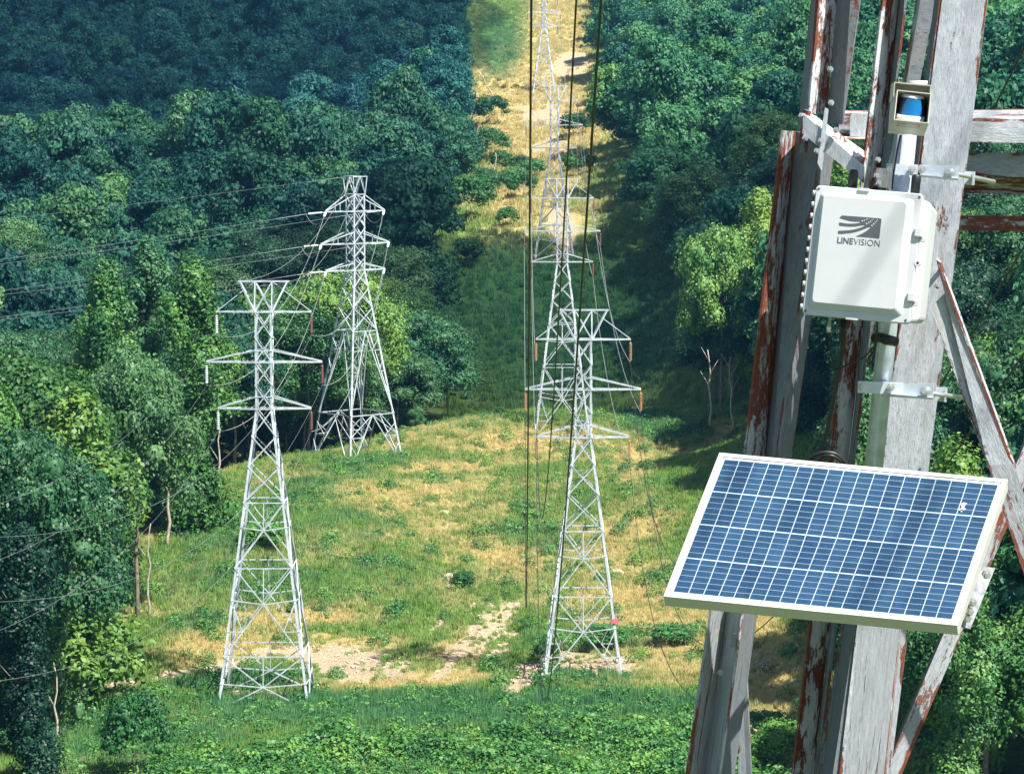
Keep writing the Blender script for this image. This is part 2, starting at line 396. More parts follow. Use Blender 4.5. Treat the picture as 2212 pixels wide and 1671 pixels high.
LUSH = [(900, 1545, 640, 52, 0, 1.1), (500, 1480, 160, 22, -3, .9), (1150, 1165, 90, 32, 0, .7), (800, 1015, 150, 22, -15, .8), (660, 1060, 130, 30, -20, .7), (480, 1160, 110, 50, -10, .6), (560, 1280, 220, 55, 0, .5), (1260, 1470, 160, 22, 0, .8), (1270, 1390, 170, 22, 0, .6), (1420, 925, 110, 30, 15, .8),
        (700, 1150, 140, 60, 0, .4), (1290, 1100, 90, 50, 0, .35), (1180, 700, 300, 170, 0, 1.1), (300, 1600, 260, 90, 0, .8), (1080, 100, 50, 70, 0, .8), (830, 1240, 120, 50, 0, .45), (1480, 1250, 120, 40, 0, .5), (1300, 1540, 330, 40, 0, 1.1), (420, 1350, 100, 30, -20, .5)]
for _k in range(26):
    SOIL.append((rng.uniform(960, 1120), 0, rng.uniform(25, 60), rng.uniform(4, 9), rng.uniform(-42, -30), rng.uniform(.6, .95)))
    SOIL[-1] = (SOIL[-1][0], 1375 - (SOIL[-1][0] - 1040) * .62 + rng.normal(0, 22)) + SOIL[-1][2:]
RED = [(1385, 1060, 60, 9, -12, .9), (1330, 1085, 40, 6, 0, .7), (1400, 1150, 50, 30, 0, .4), (990, 1300, 60, 14, -30, .5), (935, 1335, 30, 9, -30, .5)]
STRAW = [(a_, b_, c_, d_, e_, f_ * 1.4) for a_, b_, c_, d_, e_, f_ in STRAW]
def cover(X, Y, Z):
    u, v = proj(np.stack([X, Y, Z], -1)); ok = (Y > 150)
    g = [np.where(ok, blob(u, v, k), 0) for k in (SOIL, STRAW, LUSH, RED)]
    return g
xs = np.concatenate([np.linspace(-900, -120, 40)[:-1], np.linspace(-120, -60, 40)[:-1], np.linspace(-60, 60, 241)[:-1], np.linspace(60, 120, 40)[:-1], np.linspace(120, 900, 40)])
ys = np.concatenate([np.linspace(-400, 150, 30)[:-1], np.linspace(150, 520, 520)[:-1], np.linspace(520, 1100, 240)[:-1], np.linspace(1100, 2200, 60)])
GX, GY = np.meshgrid(xs, ys); GZ = zg(GX, GY)
so_, st_, lu_, re_ = cover(GX, GY, GZ)
GZ = GZ + (fbm(GX * .45, GY * .45, 4) - .5) * .9 * (1 - np.clip(so_, 0, 1) * .6)
nx, ny = len(xs), len(ys)
idx = np.arange(nx * ny).reshape(ny, nx)
F = np.stack([idx[:-1, :-1], idx[:-1, 1:], idx[1:, 1:], idx[1:, :-1]], -1).reshape(-1, 4)
gme = np_mesh('ground', np.stack([GX, GY, GZ], -1).reshape(-1, 3), F)
for nm, arr in (('soil', so_), ('straw', st_), ('lush', lu_), ('red', re_)):
    at = gme.attributes.new(nm, 'FLOAT', 'POINT'); at.data.foreach_set('value', arr.astype(np.float32).ravel())
gme.polygons.foreach_set('use_smooth', np.ones(len(gme.polygons), bool))
tag(link('ground', gme, M['ground']), kind='structure')

# cleared strip under the lines: its two tree edges at distance Y
def XL(Y): return np.interp(Y, [150, 200, 214, 225, 237, 262, 300, 320, 338, 352, 372, 385, 398, 415, 440, 480, 600, 850, 1000, 1400], [-48, -45, -40, -36, -34, -36, -42, -40, -34, -23, -18, -15, -9, -7, -13, -15, -11, -17, -20, -26])
def XR(Y): return np.interp(Y, [150, 200, 237, 262, 300, 345, 365, 385, 430, 480, 550, 600, 850, 1000, 1400], [27, 26, 28, 31, 33, 34, 31, 28, 25, 25, 22, 22, 27, 33, 38])

# ------------------------------------------------------------------ vegetation
def leaves(cen, nor, size, jit=.9, asp=.62):
    """rhombic leaf sprays at points cen facing nor"""
    n = len(cen)
    N_ = nor + rng.normal(0, jit, (n, 3)) * .55; N_ /= np.linalg.norm(N_, axis=1)[:, None]
    T = rng.normal(0, 1, (n, 3)); T -= (T * N_).sum(1)[:, None] * N_; T /= np.linalg.norm(T, axis=1)[:, None]
    B = np.cross(N_, T); s = (size * rng.uniform(.6, 1.35, n))[:, None]
    q = np.stack([cen - T * s, cen + B * s * asp + N_ * s * .12, cen + T * s, cen - B * s * asp + N_ * s * .12], 1)
    V = q.reshape(-1, 3); F = np.arange(n * 4).reshape(n, 4)
    return V, F
def sphere_pts(n):
    d = rng.normal(0, 1, (n, 3)); return d / np.linalg.norm(d, axis=1)[:, None]
def _core(nu=9, nv=6):
    V = [(math.sin(math.pi * (j + .3) / (nv - .4)) * math.cos(2 * math.pi * i / nu), math.sin(math.pi * (j + .3) / (nv - .4)) * math.sin(2 * math.pi * i / nu), math.cos(math.pi * (j + .3) / (nv - .4))) for j in range(nv) for i in range(nu)]
    F = [(j * nu + i, (j + 1) * nu + i, (j + 1) * nu + (i + 1) % nu, j * nu + (i + 1) % nu) for j in range(nv - 1) for i in range(nu)]
    return np.array(V), np.array(F)
CORE_V, CORE_F = _core()
def crown_mesh(name, H, rad, base, lobes, per, size, kind='round', lob_r=(1.0, 1.9), core=True):
    """crown of many leafy lobes on an uneven hull; H height, rad half width, base height of the lowest leaves"""
    Vs = []; Fs = []; off = 0
    for i in range(lobes):
        if kind == 'round':
            d = sphere_pts(1)[0]; 
            if d[2] < -.35: d[2] = abs(d[2])
            r = rng.uniform(.70, 1.02)
            c = np.array([d[0] * rad * r, d[1] * rad * r, (H + base) / 2 + d[2] * (H - base) / 2 * r])
            tt = (c[2] - base) / (H - base)
        elif kind == 'column':
            t = (i + rng.random()) / lobes; zc = base + (H - base) * t
            rr = rad * (1 - .75 * max(0, (t - .55) / .45) ** 2) * rng.uniform(.55, 1.1) * (.7 + .45 * math.sin(t * 9 + i % 3))
            a = rng.uniform(0, 2 * math.pi); c = np.array([math.cos(a) * rr * .75, math.sin(a) * rr * .75, zc])
        else:                                   # spire
            t = (i / lobes) ** .8; zc = base + (H - base) * t; a = i * 2.4
            rr = rad * (1 - t) ** .8 * .8; c = np.array([math.cos(a) * rr, math.sin(a) * rr, zc])
        L = rng.uniform(*lob_r)
        sc = np.array([1.15, 1.15, .8]) if kind == 'round' else np.array([.9, .9, 1.25])
        d = sphere_pts(per); d = d[(d[:, 2] > -.45)]
        # small bunches on each lobe
        bun = sphere_pts(9); bi = rng.integers(0, 9, len(d)); d = d * .62 + bun[bi] * .38; d /= np.linalg.norm(d, axis=1)[:, None]
        k = (1 + .20 * np.sin(d[:, 0] * 7 + i) * np.sin(d[:, 1] * 6 + d[:, 2] * 5 + i * 2)) * rng.uniform(.82, 1.08, len(d))
        P = c + d * sc * L * k[:, None]
        nrm = d * .9 + np.array([0, 0, .30])
        v, f = leaves(P, nrm, size, .8); Vs.append(v); Fs.append(f + off); off += len(v)
        if core:                                # inner twigs and leaves keep the lobe from being see-through
            v = c + CORE_V * sc * L * (.44 + .08 * np.sin(CORE_V[:, :1] * 9 + i)) + np.array([0, 0, .12 * L]); Vs.append(v); Fs.append(CORE_F + off); off += len(v)
    me = np_mesh(name, np.concatenate(Vs), np.concatenate(Fs)); me.materials.append(M['leaf']); return me
def trunk_mesh(name, H, r, crowns=True, bare=None):
    mb = MB()
    n = 7; pts = [(rng.normal(0, .12) * i * .6, rng.normal(0, .12) * i * .6, H * i / (n - 1)) for i in range(n)]
    mb.tube(pts, [r * (1.25 if i == 0 else 1 - .8 * i / (n - 1)) for i in range(n)], 7)
    for k in range(7 if crowns else 4):
        t = rng.uniform(.4, .92); i = t * (n - 1); a = Vector(pts[int(i)]).lerp(Vector(pts[min(n - 1, int(i) + 1)]), i % 1)
        an = rng.uniform(0, 6.28); L = H * rng.uniform(.07, .13)
        b = a + Vector((math.cos(an) * L * .6, math.sin(an) * L * .6, L * .45)); c = b + Vector((math.cos(an) * L * .4, math.sin(an) * L * .4, L * .5))
        mb.tube([a, b, c], [r * .38, r * .24, r * .06], 5)
    me = bpy.data.meshes.new(name); me.from_pydata(mb.v, [], mb.f); me.polygons.foreach_set('use_smooth', mb.sm); me.update(); me.materials.append(M['bark']); return me

CROWN = {'round': [], 'column': [], 'farround': []}
for i in range(5):
    H = [15, 17, 14, 18, 16][i]; CROWN['round'].append((crown_mesh('crown', H, [5.2, 5.6, 4.6, 6.2, 5.0][i], H * .22, [58, 70, 50, 80, 60][i], 540, .155, 'round', (1.1, 2.0)), trunk_mesh('trunk', H * .8, .24), H))
for i in range(4):
    H = [17, 20, 15, 19][i]; CROWN['column'].append((crown_mesh('crown', H, [2.6, 3.0, 2.4, 2.2][i], .6, [60, 76, 52, 64][i], 430, .14, 'column', (.8, 1.5)), trunk_mesh('trunk', H * .92, .2), H))
for i in range(4):
    H = [15, 17, 14, 16][i]; CROWN['farround'].append((crown_mesh('crown', H, [5.4, 5.8, 4.8, 5.2][i], H * .2, [34, 40, 30, 36][i], 190, .32, 'round', (1.2, 2.1)), trunk_mesh('trunk', H * .8, .25), H))

TINT = {'dark': (.46, .60, .68), 'mid': (.78, .88, .90), 'pale': (1.25, 1.25, 1.2), 'bright': (1.45, 1.35, .85), 'blue': (.50, .66, .95)}
def add_tree(x, y, kind, tint, s, label, group=None, var=None, z=None, name='broadleaf_tree', sz=1.0):
    v = rng.integers(0, len(CROWN[kind])) if var is None else var
    cm, tm, H = CROWN[kind][v]
    o = empty(name, (x, y, (z1(x, y) if z is None else z) - .3), label, 'tree', group, rng.uniform(0, 6.28)); o.scale = (s, s, s * sz * rng.uniform(.95, 1.2))
    a = bpy.data.objects.new('crown', cm); b = bpy.data.objects.new('trunk', tm)
    k = TINT[tint]; j = rng.uniform(.88, 1.14)
    a.color = (k[0] * j, k[1] * j, k[2] * j, 1)
    for q in (a, b): C.objects.link(q); q.parent = o
    return o

# ---- trees one can single out
def at_px(u, v_top, Y, H0): pass
def top_tree(u, vtop, Y, kind, tint, label, s=None, var=0, name='broadleaf_tree', wid=1.0):
    """a tree standing at distance Y whose top reaches the height seen at (u, vtop)"""
    p = W(u, vtop, Y); zb = z1(p.x, Y) - .3; H = CROWN[kind][var][2]
    hh = max(4., p.z - zb); k = hh / H
    return add_tree(p.x, Y, kind, tint, k * wid, label, None, var, zb + .3, name, 1 / wid)
SPECIAL = [
    (745, 618, 374, 'round', 'bright', 'bright yellow-green tree directly behind the foot of the tall white strain pylon', 3, .85),
    (690, 335, 500, 'farround', 'bright', 'small lime green tree in the dark wood, above and left of the strain pylon', 0, .7),
    (425, 262, 520, 'farround', 'pale', 'pale round tree topping the left ridge against the blue hillside', 1, .8),
    (830, 238, 540, 'farround', 'dark', 'tall dark tree crowning the ridge right above the strain pylon', 2, .8),
    (318, 640, 300, 'column', 'pale', 'tall vine-clad tree left of the insulators of the left pylon', 1, 1.1),
    (420, 690, 292, 'column', 'bright', 'yellow-green vine-clad tree hugging the arms of the left pylon', 0, 1.1),
    (290, 830, 262, 'round', 'mid', 'broad vine-draped tree leaning over the left edge of the clearing', 1, .7),
    (165, 960, 232, 'column', 'bright', 'sunlit ivy column tree left of the dirt track end', 2, 1.3),
    (60, 920, 218, 'round', 'mid', 'large leafy tree filling the left edge low down', 3, .7),
    (20, 770, 250, 'round', 'bright', 'olive yellow-topped tree on the left edge at mid height', 0, .8),
    (55, 1220, 205, 'column', 'dark', 'dark vine-hung tree in the lower left corner above the bare stems', 3, 1.2),
    (900, 880, 372, 'round', 'pale', 'pale green bush-like tree right of the strain pylon feet', 2, .8),
    (1560, 520, 372, 'round', 'bright', 'sunlit yellow-green tree over the bare white trunks, left of the rusty tower', 0, .6),
    (1640, 440, 380, 'column', 'pale', 'tall sunlit tree touching the left side of the rusty tower', 1, 1.1),
    (1320, 175, 700, 'farround', 'bright', 'lime green crown beside the far clearing on the right hillside', 0, 1.0),
    (1480, 345, 520, 'farround', 'dark', 'dark round tree at the front of the right-hand hillside wood', 3, .9),
]
for u, vt, Y, kind, tint, lab, var, wid in SPECIAL: top_tree(u, vt, Y, kind, tint, lab, var=var, wid=wid, name='vine_clad_tree' if kind == 'column' else 'broadleaf_tree')

# ---- the woods: nearest trees one by one, the far ones as one wood
cand = []
def zone_of(x, y):
    if y < 300: return 'L1' if x < 0 else 'R1'
    if y < 345: return 'L2' if x < 0 else 'R2'
    return 'L3' if x < 0 else 'R3'
yy = 176.
while yy < 1330:
    st = 6.8 if yy < 330 else (8.0 if yy < 520 else 9.6)
    half = yy * .21 + 24
    xx = -half
    while xx < half:
        x = xx + rng.uniform(-.38, .38) * st; y = yy + rng.uniform(-.38, .38) * st
        l, r = XL(y), XR(y)
        if x < l + rng.uniform(-1.5, 1.0) or x > r + rng.uniform(-1.0, 1.5): cand.append((x, y, l, r))
        xx += st
    yy += st * .95
cand = np.array(cand)
cz = zg(cand[:, 0], cand[:, 1])
cu, cvv = proj(np.stack([cand[:, 0], cand[:, 1], cz + 10], -1))
inview = (cu > -60) & (cu < 2270) & (cvv > -90)
order = np.argsort(cand[:, 1])
spx = [(W(u, vt, Y).x, Y) for u, vt, Y, *_ in SPECIAL]
picked = []; rest = []
ZL = {'L1': 'on the left bank of the clearing beside the left pylon', 'R1': 'in the wood behind the rusty tower and solar panel', 'L2': 'in the left wood behind the left pylon', 'R2': 'in the right wood beyond the rusty tower',
      'L3': 'on the wooded left hillside behind the strain pylon', 'R3': 'on the wooded right hillside beside the middle valley'}
TN = {'dark': 'dark green', 'mid': 'mid green', 'pale': 'pale green', 'bright': 'yellow-green', 'blue': 'blue-green'}
cnt = 0
for i in order:
    x, y, l, r = cand[i]
    if min((x - a) ** 2 + (y - b) ** 2 for a, b in spx) < 9: continue
    edge = (l - x if x < 0 or x < l else x - r)
    if y < 205 and x > 25: pass
    if inview[i] and cnt < 262 and y < 620:
        # hidden deep behind taller near trees: keep for the mass
        if rng.random() < (0.0 if y < 330 else .25): rest.append(i); continue
        picked.append(i); cnt += 1
    else: rest.append(i)
for i in picked:
    x, y, l, r = cand[i]; e = min(abs(x - l), abs(x - r))
    zn = zone_of(x, y)
    kind = 'column' if (e < 7 and y < 340 and rng.random() < .75) else 'round'
    f = vnoise(np.array([x * .045 + 7]), np.array([y * .045]))[0]
    tint = 'bright' if (f > .80 or rng.random() < .06) else ('pale' if f > .62 else ('mid' if f > .34 else 'dark'))
    s = rng.uniform(.82, 1.18) * (1.2 if kind == 'column' else 1.0)
    if zn == 'R1': s *= .95
    nm = 'vine_clad_tree' if kind == 'column' else 'broadleaf_tree'
    lab = f"{TN[tint]} {'vine-clad' if kind == 'column' else 'round-crowned'} tree {ZL[zn]}"
    add_tree(x, y, kind, tint, s, lab, f"{TN[tint]} {nm.replace('_', ' ')}s {ZL[zn]}", name=nm)

# instancing on points, for what nobody could count
def scatter(name, pts, scl, rotz, variants, pick, attrs=None, sclz=None, label=None, cat=None, color=None):
    me = bpy.data.meshes.new(name); n = len(pts)
    me.vertices.add(n); me.vertices.foreach_set('co', np.asarray(pts, np.float32).ravel())
    def at(nm, ty, a):
        k = me.attributes.new(nm, ty, 'POINT'); k.data.foreach_set('vector' if ty == 'FLOAT_VECTOR' else 'value', np.asarray(a, np.int32 if ty == 'INT' else np.float32).ravel())
    S = np.stack([scl, scl, scl if sclz is None else sclz], -1)
    at('s3', 'FLOAT_VECTOR', S); at('rz', 'FLOAT', rotz); at('pick', 'INT', pick)
    for k, a in (attrs or {}).items(): at(k, 'FLOAT', a)
    o = bpy.data.objects.new(name, me); C.objects.link(o)
    ng = bpy.data.node_groups.new(name + '_scatter', 'GeometryNodeTree')
    ng.interface.new_socket('Geometry', in_out='INPUT', socket_type='NodeSocketGeometry'); ng.interface.new_socket('Geometry', in_out='OUTPUT', socket_type='NodeSocketGeometry')
    gi = ng.nodes.new('NodeGroupInput'); go = ng.nodes.new('NodeGroupOutput'); L = ng.links.new
    iop = ng.nodes.new('GeometryNodeInstanceOnPoints'); L(gi.outputs[0], iop.inputs['Points'])
    g2 = ng.nodes.new('GeometryNodeGeometryToInstance')
    for ob in variants[::-1]:
        oi = ng.nodes.new('GeometryNodeObjectInfo'); oi.inputs['Object'].default_value = ob; L(oi.outputs['Geometry'], g2.inputs[0])
    L(g2.outputs[0], iop.inputs['Instance']); iop.inputs['Pick Instance'].default_value = True
    def rd(nm, ty):
        q = ng.nodes.new('GeometryNodeInputNamedAttribute'); q.data_type = ty; q.inputs['Name'].default_value = nm
        return [s for s in q.outputs if s.enabled][0]
    L(rd('pick', 'INT'), iop.inputs['Instance Index']); L(rd('s3', 'FLOAT_VECTOR'), iop.inputs['Scale'])
    cx = ng.nodes.new('ShaderNodeCombineXYZ'); L(rd('rz', 'FLOAT'), cx.inputs[2]); L(cx.outputs[0], iop.inputs['Rotation'])
    L(iop.outputs[0], go.inputs[0])
    md = o.modifiers.new('scatter', 'NODES'); md.node_group = ng
    o['kind'] = 'stuff'; tag(o, label, cat)
    if color: o.color = (*color, 1)
    return o
def proto(name, me, m=None):
    if m is not None: me.materials.clear(); me.materials.append(m)
    return bpy.data.objects.new(name, me)       # not linked: only a source for scatter()

rest = np.array(rest)
farv = []
for cm, tm, H in CROWN['farround']:
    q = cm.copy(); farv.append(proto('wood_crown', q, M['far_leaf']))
def wood(name, sel, label, color):
    sel = np.asarray(sel); n = len(sel)
    s = rng.uniform(.72, 1.22, n)
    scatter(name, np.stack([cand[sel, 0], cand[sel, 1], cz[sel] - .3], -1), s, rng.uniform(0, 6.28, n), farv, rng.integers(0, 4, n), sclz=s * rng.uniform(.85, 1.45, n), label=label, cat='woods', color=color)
rl = rest[cand[rest, 0] < 0]; rr = rest[cand[rest, 0] >= 0]
wood('far_woods', [i for i in rl if cand[i, 1] > 640], 'haze-tinted blue-green wood covering the far left hillside', (.52, .88, 1.30))  # blue of the distant haze put into the leaf tint
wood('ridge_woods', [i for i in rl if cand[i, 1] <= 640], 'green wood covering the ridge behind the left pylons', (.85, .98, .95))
wood('hillside_woods', rr, 'sunlit green wood covering the far right hillside', (1.55, 1.55, 1.15))

# ---- grass
def tuft_mesh(name, n, h, spread, wdt, lean=.35):
    a = rng.uniform(0, 6.28, n); r = spread * np.sqrt(rng.random(n)); b = np.stack([r * np.cos(a), r * np.sin(a), np.full(n, -.08)], -1)
    an = rng.uniform(0, 6.28, n); le = rng.uniform(.1, lean, n) * h; hh = h * rng.uniform(.55, 1.15, n)
    tip = b + np.stack([np.cos(an) * le, np.sin(an) * le, hh], -1)
    w2 = rng.uniform(0, 6.28, n); wv = np.stack([np.cos(w2), np.sin(w2), np.zeros(n)], -1) * wdt
    mid = (b + tip) / 2 - np.stack([np.cos(an) * le, np.sin(an) * le, np.zeros(n)], -1) * .18
    V = np.stack([b - wv * .5, b + wv * .5, mid + wv * .6, tip], 1); V2 = np.stack([b - wv * .5, mid + wv * .6, tip, mid - wv * .6], 1)
    V = np.concatenate([V2.reshape(-1, 3)]); F = np.arange(n * 4).reshape(n, 4)
    return np_mesh(name, V, F)
def weed_mesh(name, n, h, spread, size):
    a = rng.uniform(0, 6.28, n); r = spread * np.sqrt(rng.random(n)); t = rng.random(n) ** .6
    dome = np.sqrt(np.clip(1 - (r / spread) ** 2, 0.05, 1))
    P = np.stack([r * np.cos(a), r * np.sin(a), h * t * dome], -1)
    nr = np.stack([np.cos(a) * r, np.sin(a) * r, np.full(n, spread * .9)], -1); nr /= np.linalg.norm(nr, axis=1)[:, None]
    V, F = leaves(P, nr, size, .8); return np_mesh(name, V, F)
tufts = [proto('tuft', tuft_mesh('tuft', 46, .75, .55, .075), M['grass']), proto('tuft', tuft_mesh('tuft', 40, 1.0, .5, .07, .25), M['grass']), proto('tuft', tuft_mesh('tuft', 50, .5, .6, .08, .6), M['grass'])]
weeds = [proto('weed', weed_mesh('weed', 150, .9, .75, .085), M['bush']), proto('weed', weed_mesh('weed', 260, 1.3, .95, .11), M['bush'])]
n = 130000
gx = rng.uniform(-52, 46, n); gy = 186 + (400 - 186) * rng.random(n) ** 1.25
k = (gx > XL(gy) - 5) & (gx < XR(gy) + 5) & (np.abs(gx) < gy * .19 + 6); gx = gx[k]; gy = gy[k]
gz = zg(gx, gy); so, st, lu, re = cover(gx, gy, gz)
nz = fbm(gx * .35, gy * .35, 3); nz2 = fbm(gx * .11 + 9, gy * .11, 3)
keep = (so + (nz - .5) * 1.2 < rng.uniform(.25, .95, len(gx))) & (rng.random(len(gx)) < .5 + .5 * np.clip(nz * 1.3 + lu, 0, 1))
gx, gy, gz, st, lu, nz, nz2, so = [q[keep] for q in (gx, gy, gz, st, lu, nz, nz2, so)]
tint = np.clip(st * 1.0 + (nz2 - .42) * 2.2 + (nz - .5) * 1.2 + rng.normal(0, .18, len(gx)) - lu * .3, 0, 1)
lush = np.clip(lu * 1.3 + (nz - .5) * 1.4 - .25 + rng.normal(0, .12, len(gx)) - (st > .4) * .3, 0, 1)
sc_ = rng.uniform(.6, 1.1, len(gx)) * (1 - .55 * np.clip(so, 0, 1)) * (1 - .35 * np.clip(tint - lush, 0, 1)); 
scatter('meadow_grass', np.stack([gx, gy, gz], -1), sc_, rng.uniform(0, 6.28, len(gx)), tufts, rng.integers(0, 3, len(gx)), {'tint': tint, 'lush': lush},
        sclz=sc_ * (1 + .5 * lush), label='green and straw coloured grass over the cleared hill', cat='grass')
m_ = (lush > .35) & (rng.random(len(gx)) < .12) | (rng.random(len(gx)) < .055 * np.clip(nz * 3 - 1.2, 0, 1))
wx, wy, wz = gx[m_], gy[m_], gz[m_]; ws = rng.uniform(.5, 1.3, len(wx))
scatter('weeds', np.stack([wx, wy, wz], -1), ws, rng.uniform(0, 6.28, len(wx)), weeds, rng.integers(0, 2, len(wx)), label='leafy green weeds scattered through the grass', cat='weeds')
sn_ = 2600; sx2 = rng.uniform(-40, 30, sn_ * 9); sy2 = rng.uniform(195, 330, sn_ * 9); sz2 = zg(sx2, sy2); s_o = cover(sx2, sy2, sz2)[0]
kk = np.where(s_o + (fbm(sx2 * .8, sy2 * .8, 3) - .5) * .6 > .5)[0][:sn_]
import bmesh as _bm
def stone(sd):
    bm = _bm.new(); _bm.ops.create_icosphere(bm, subdivisions=1, radius=.12); q_ = np.random.default_rng(sd)
    for q in bm.verts: q.co *= q_.uniform(.7, 1.25); q.co.z *= .6
    me = bpy.data.meshes.new('stone'); bm.to_mesh(me); bm.free(); return proto('stone', me, M['rock'])
ss = rng.uniform(.4, 1.5, len(kk)) ** 1.6
scatter('loose_stones', np.stack([sx2[kk], sy2[kk], sz2[kk]], -1), ss, rng.uniform(0, 6.28, len(kk)), [stone(1), stone(2), stone(3)], rng.integers(0, 3, len(kk)), label='loose stones and clods on the bare tan soil', cat='stones')
# valley field and far strip: coarser cover
n = 26000
gx = rng.uniform(-32, 40, n); gy = 400 + 850 * rng.random(n) ** 1.5; k = (gx > XL(gy) - 2) & (gx < XR(gy) + 2); gx = gx[k]; gy = gy[k]; gz = zg(gx, gy); so, st, lu, re = cover(gx, gy, gz)
nz = fbm(gx * .25, gy * .12, 3); keep = so + (nz - .5) * 1.5 < .5; gx, gy, gz, st, lu, nz = [q[keep] for q in (gx, gy, gz, st, lu, nz)]
tint = np.clip(st + (nz - .5) * 1.6 + rng.normal(0, .15, len(gx)), 0, 1); lush = np.clip(lu * 1.1 + (nz - .5) - .1, 0, 1)
sc_ = rng.uniform(.9, 1.7, len(gx))
scatter('valley_grass', np.stack([gx, gy, gz], -1), sc_, rng.uniform(0, 6.28, len(gx)), tufts, rng.integers(0, 3, len(gx)), {'tint': tint, 'lush': lush}, label='grass along the valley and the far cleared strip', cat='grass')
# leafy thicket along the bottom
n = 5200
tu = rng.uniform(330, 1760, n); ty = rng.uniform(184, 216, n)
edge_v = np.interp(tu, [330, 500, 650, 900, 1200, 1350, 1480, 1600, 1760], [1660, 1640, 1610, 1605, 1572, 1545, 1540, 1660, 1690])
tx = (tu - CU) / FPX * ty * 1.01; tz = zg(tx, ty); _, tv = proj(np.stack([tx, ty, tz], -1))
k = tv > edge_v + 22 + 10 * rng.normal(0, 1, n); tx, ty, tz = tx[k], ty[k], tz[k]
ts = rng.uniform(.7, 1.7, len(tx)) * (.35 + 1.3 * fbm(tx * .22, ty * .22, 3))
scatter('bramble_thicket', np.stack([tx, ty, tz], -1), ts, rng.uniform(0, 6.28, len(tx)), weeds, rng.integers(0, 2, len(tx)), label='dense bright green bramble thicket along the bottom of the clearing', cat='undergrowth')

# shrubs one can count
def shrub_mesh(H, rad, lob, per, size): 
    me = crown_mesh('foliage', H, rad, .2, lob, per, size, 'round', (.45, .8)); me.materials.clear(); me.materials.append(M['bush']); return me
SHR = [shrub_mesh(2.6, 1.6, 30, 130, .085), shrub_mesh(3.4, 2.2, 44, 130, .09), shrub_mesh(1.8, 1.3, 22, 110, .08)]
def shrub(u, v, var, s, tint, label, group=None, Y=None, zs=1.0):
    # stand it on the slope where the line of sight through (u, v) meets the ground
    if Y is None:
        ysx = np.linspace(190, 420, 461); pz = np.array([W(u, v, y).z for y in ysx]); px = np.array([W(u, v, y).x for y in ysx]); g = zg(px, ysx)
        hit = np.where(pz <= g)[0]; Y = float(ysx[hit[0]]) if len(hit) else 380.
    p = W(u, v, Y); o = empty('shrub', (p.x, Y, z1(p.x, Y) - .1), label, 'shrub', group, rng.uniform(0, 6)); o.scale = (s * 1.1, s * 1.1, s * (.85 if Y < 420 else 1.15) * zs)
    q = bpy.data.objects.new('foliage', SHR[var]); C.objects.link(q); q.parent = o; k = TINT[tint]; q.color = (*k, 1)
    st = bpy.data.objects.new('stem', STEM); C.objects.link(st); st.parent = o
STEM = trunk_mesh('stem', 1.4, .05)
for u, v, var, s, t, lab in [
    (292, 1690, 1, 1.1, 'mid', 'large willow-like shrub in the tall grass, bottom left'), (395, 1700, 0, .9, 'mid', 'smaller shrub right of the large willow-like shrub'),
    (570, 1190, 0, 1.3, 'bright', 'yellow-green shrub seen through the lattice of the left pylon'), 
    (1175, 1432, 0, .75, 'mid', 'green shrub at the left foot of the centre pylon'), (1310, 1405, 1, .8, 'pale', 'grey-green shrub between the feet of the centre pylon'), 
    (1150, 1125, 2, .8, 'mid', 'small shrub under the lowest point of a black wire'),
    (1005, 1270, 0, .7, 'dark', 'shrub beside the pale boulder heap'),
    
    (1660, 1620, 1, 1.0, 'dark', 'dark shrub in the yellow clearing right of the tower leg'), (1700, 1665, 1, 1.2, 'mid', 'leafy shrub at the lower edge of the yellow clearing'), (1840, 1640, 0, 1.4, 'mid', 'shrub behind the wide grey tower leg'),
    (1450, 1395, 2, 1.2, 'mid', 'low shrub right of the centre pylon clearing'), (60, 1640, 1, 1.0, 'dark', 'dark shrub below the bare stems in the lower left')]:
    shrub(u, v, var, s, t, lab, zs=2.0 if 'willow-like shrub in' in lab else 1.0)
for k, (u, v, Y, var, s_) in enumerate([(1060, 300, 690, 1, 1.9), (1085, 330, 660, 0, 1.8), (1110, 420, 590, 1, 1.3), (1075, 470, 548, 0, 1.4), (1130, 330, 660, 2, 1.5), (1095, 520, 505, 1, .9), (1050, 400, 610, 1, 1.6), (1240, 300, 690, 0, 1.9), (1150, 360, 640, 2, 2.0), (1060, 230, 770, 0, 2.6), (1250, 420, 590, 2, 2.2), (1130, 480, 535, 0, 1.6), (1015, 500, 515, 1, 2.0), (1010, 540, 480, 0, 1.6)]):
    shrub(u, v, var, s_, ('dark', 'dark', 'mid')[k % 3], 'scrubby bush on the far cleared strip below the farthest pylons', 'bushes on the far cleared strip', Y)
# dead trunks and pale bare stems
def snag(u, vb, vt, Y, r, label, arms=2, lean=0.):
    a = W(u, vb, Y); zb = z1(a.x, Y) - .3; b = W(u + lean, vt, Y); H = b.z - zb
    root = empty('dead_tree', (a.x, Y, zb), label, 'dead tree')
    mb = MB(); n = 8; pts = [Vector(((b.x - a.x) * i / (n - 1) + math.sin(i * 2.1 + u) * .16, 0, H * i / (n - 1))) for i in range(n)]
    mb.tube(pts, [r * (1 - .7 * i / (n - 1)) for i in range(n)], 7); mb.build('trunk', M['dead_wood'], root)
    for k in range(arms):
        m2 = MB(); p = pts[4 + k % 3]; s = 1 if k % 2 else -1
        m2.tube([p, p + Vector((s * .5, .2, .9)), p + Vector((s * 1.1, .1, 1.9))], [r * .4, r * .28, r * .1], 5); m2.build('branch', M['dead_wood'], root)
snag(362, 1215, 965, 285, .22, 'tall dead grey trunk standing at the edge of the left clearing', 1, 6)
snag(470, 1035, 925, 318, .20, 'broken white snag beside the lowest left insulator', 1, 4)
snag(1536, 960, 755, 366, .20, 'slender pale bare trunk before the dark wood, left of the tower', 3, -5)
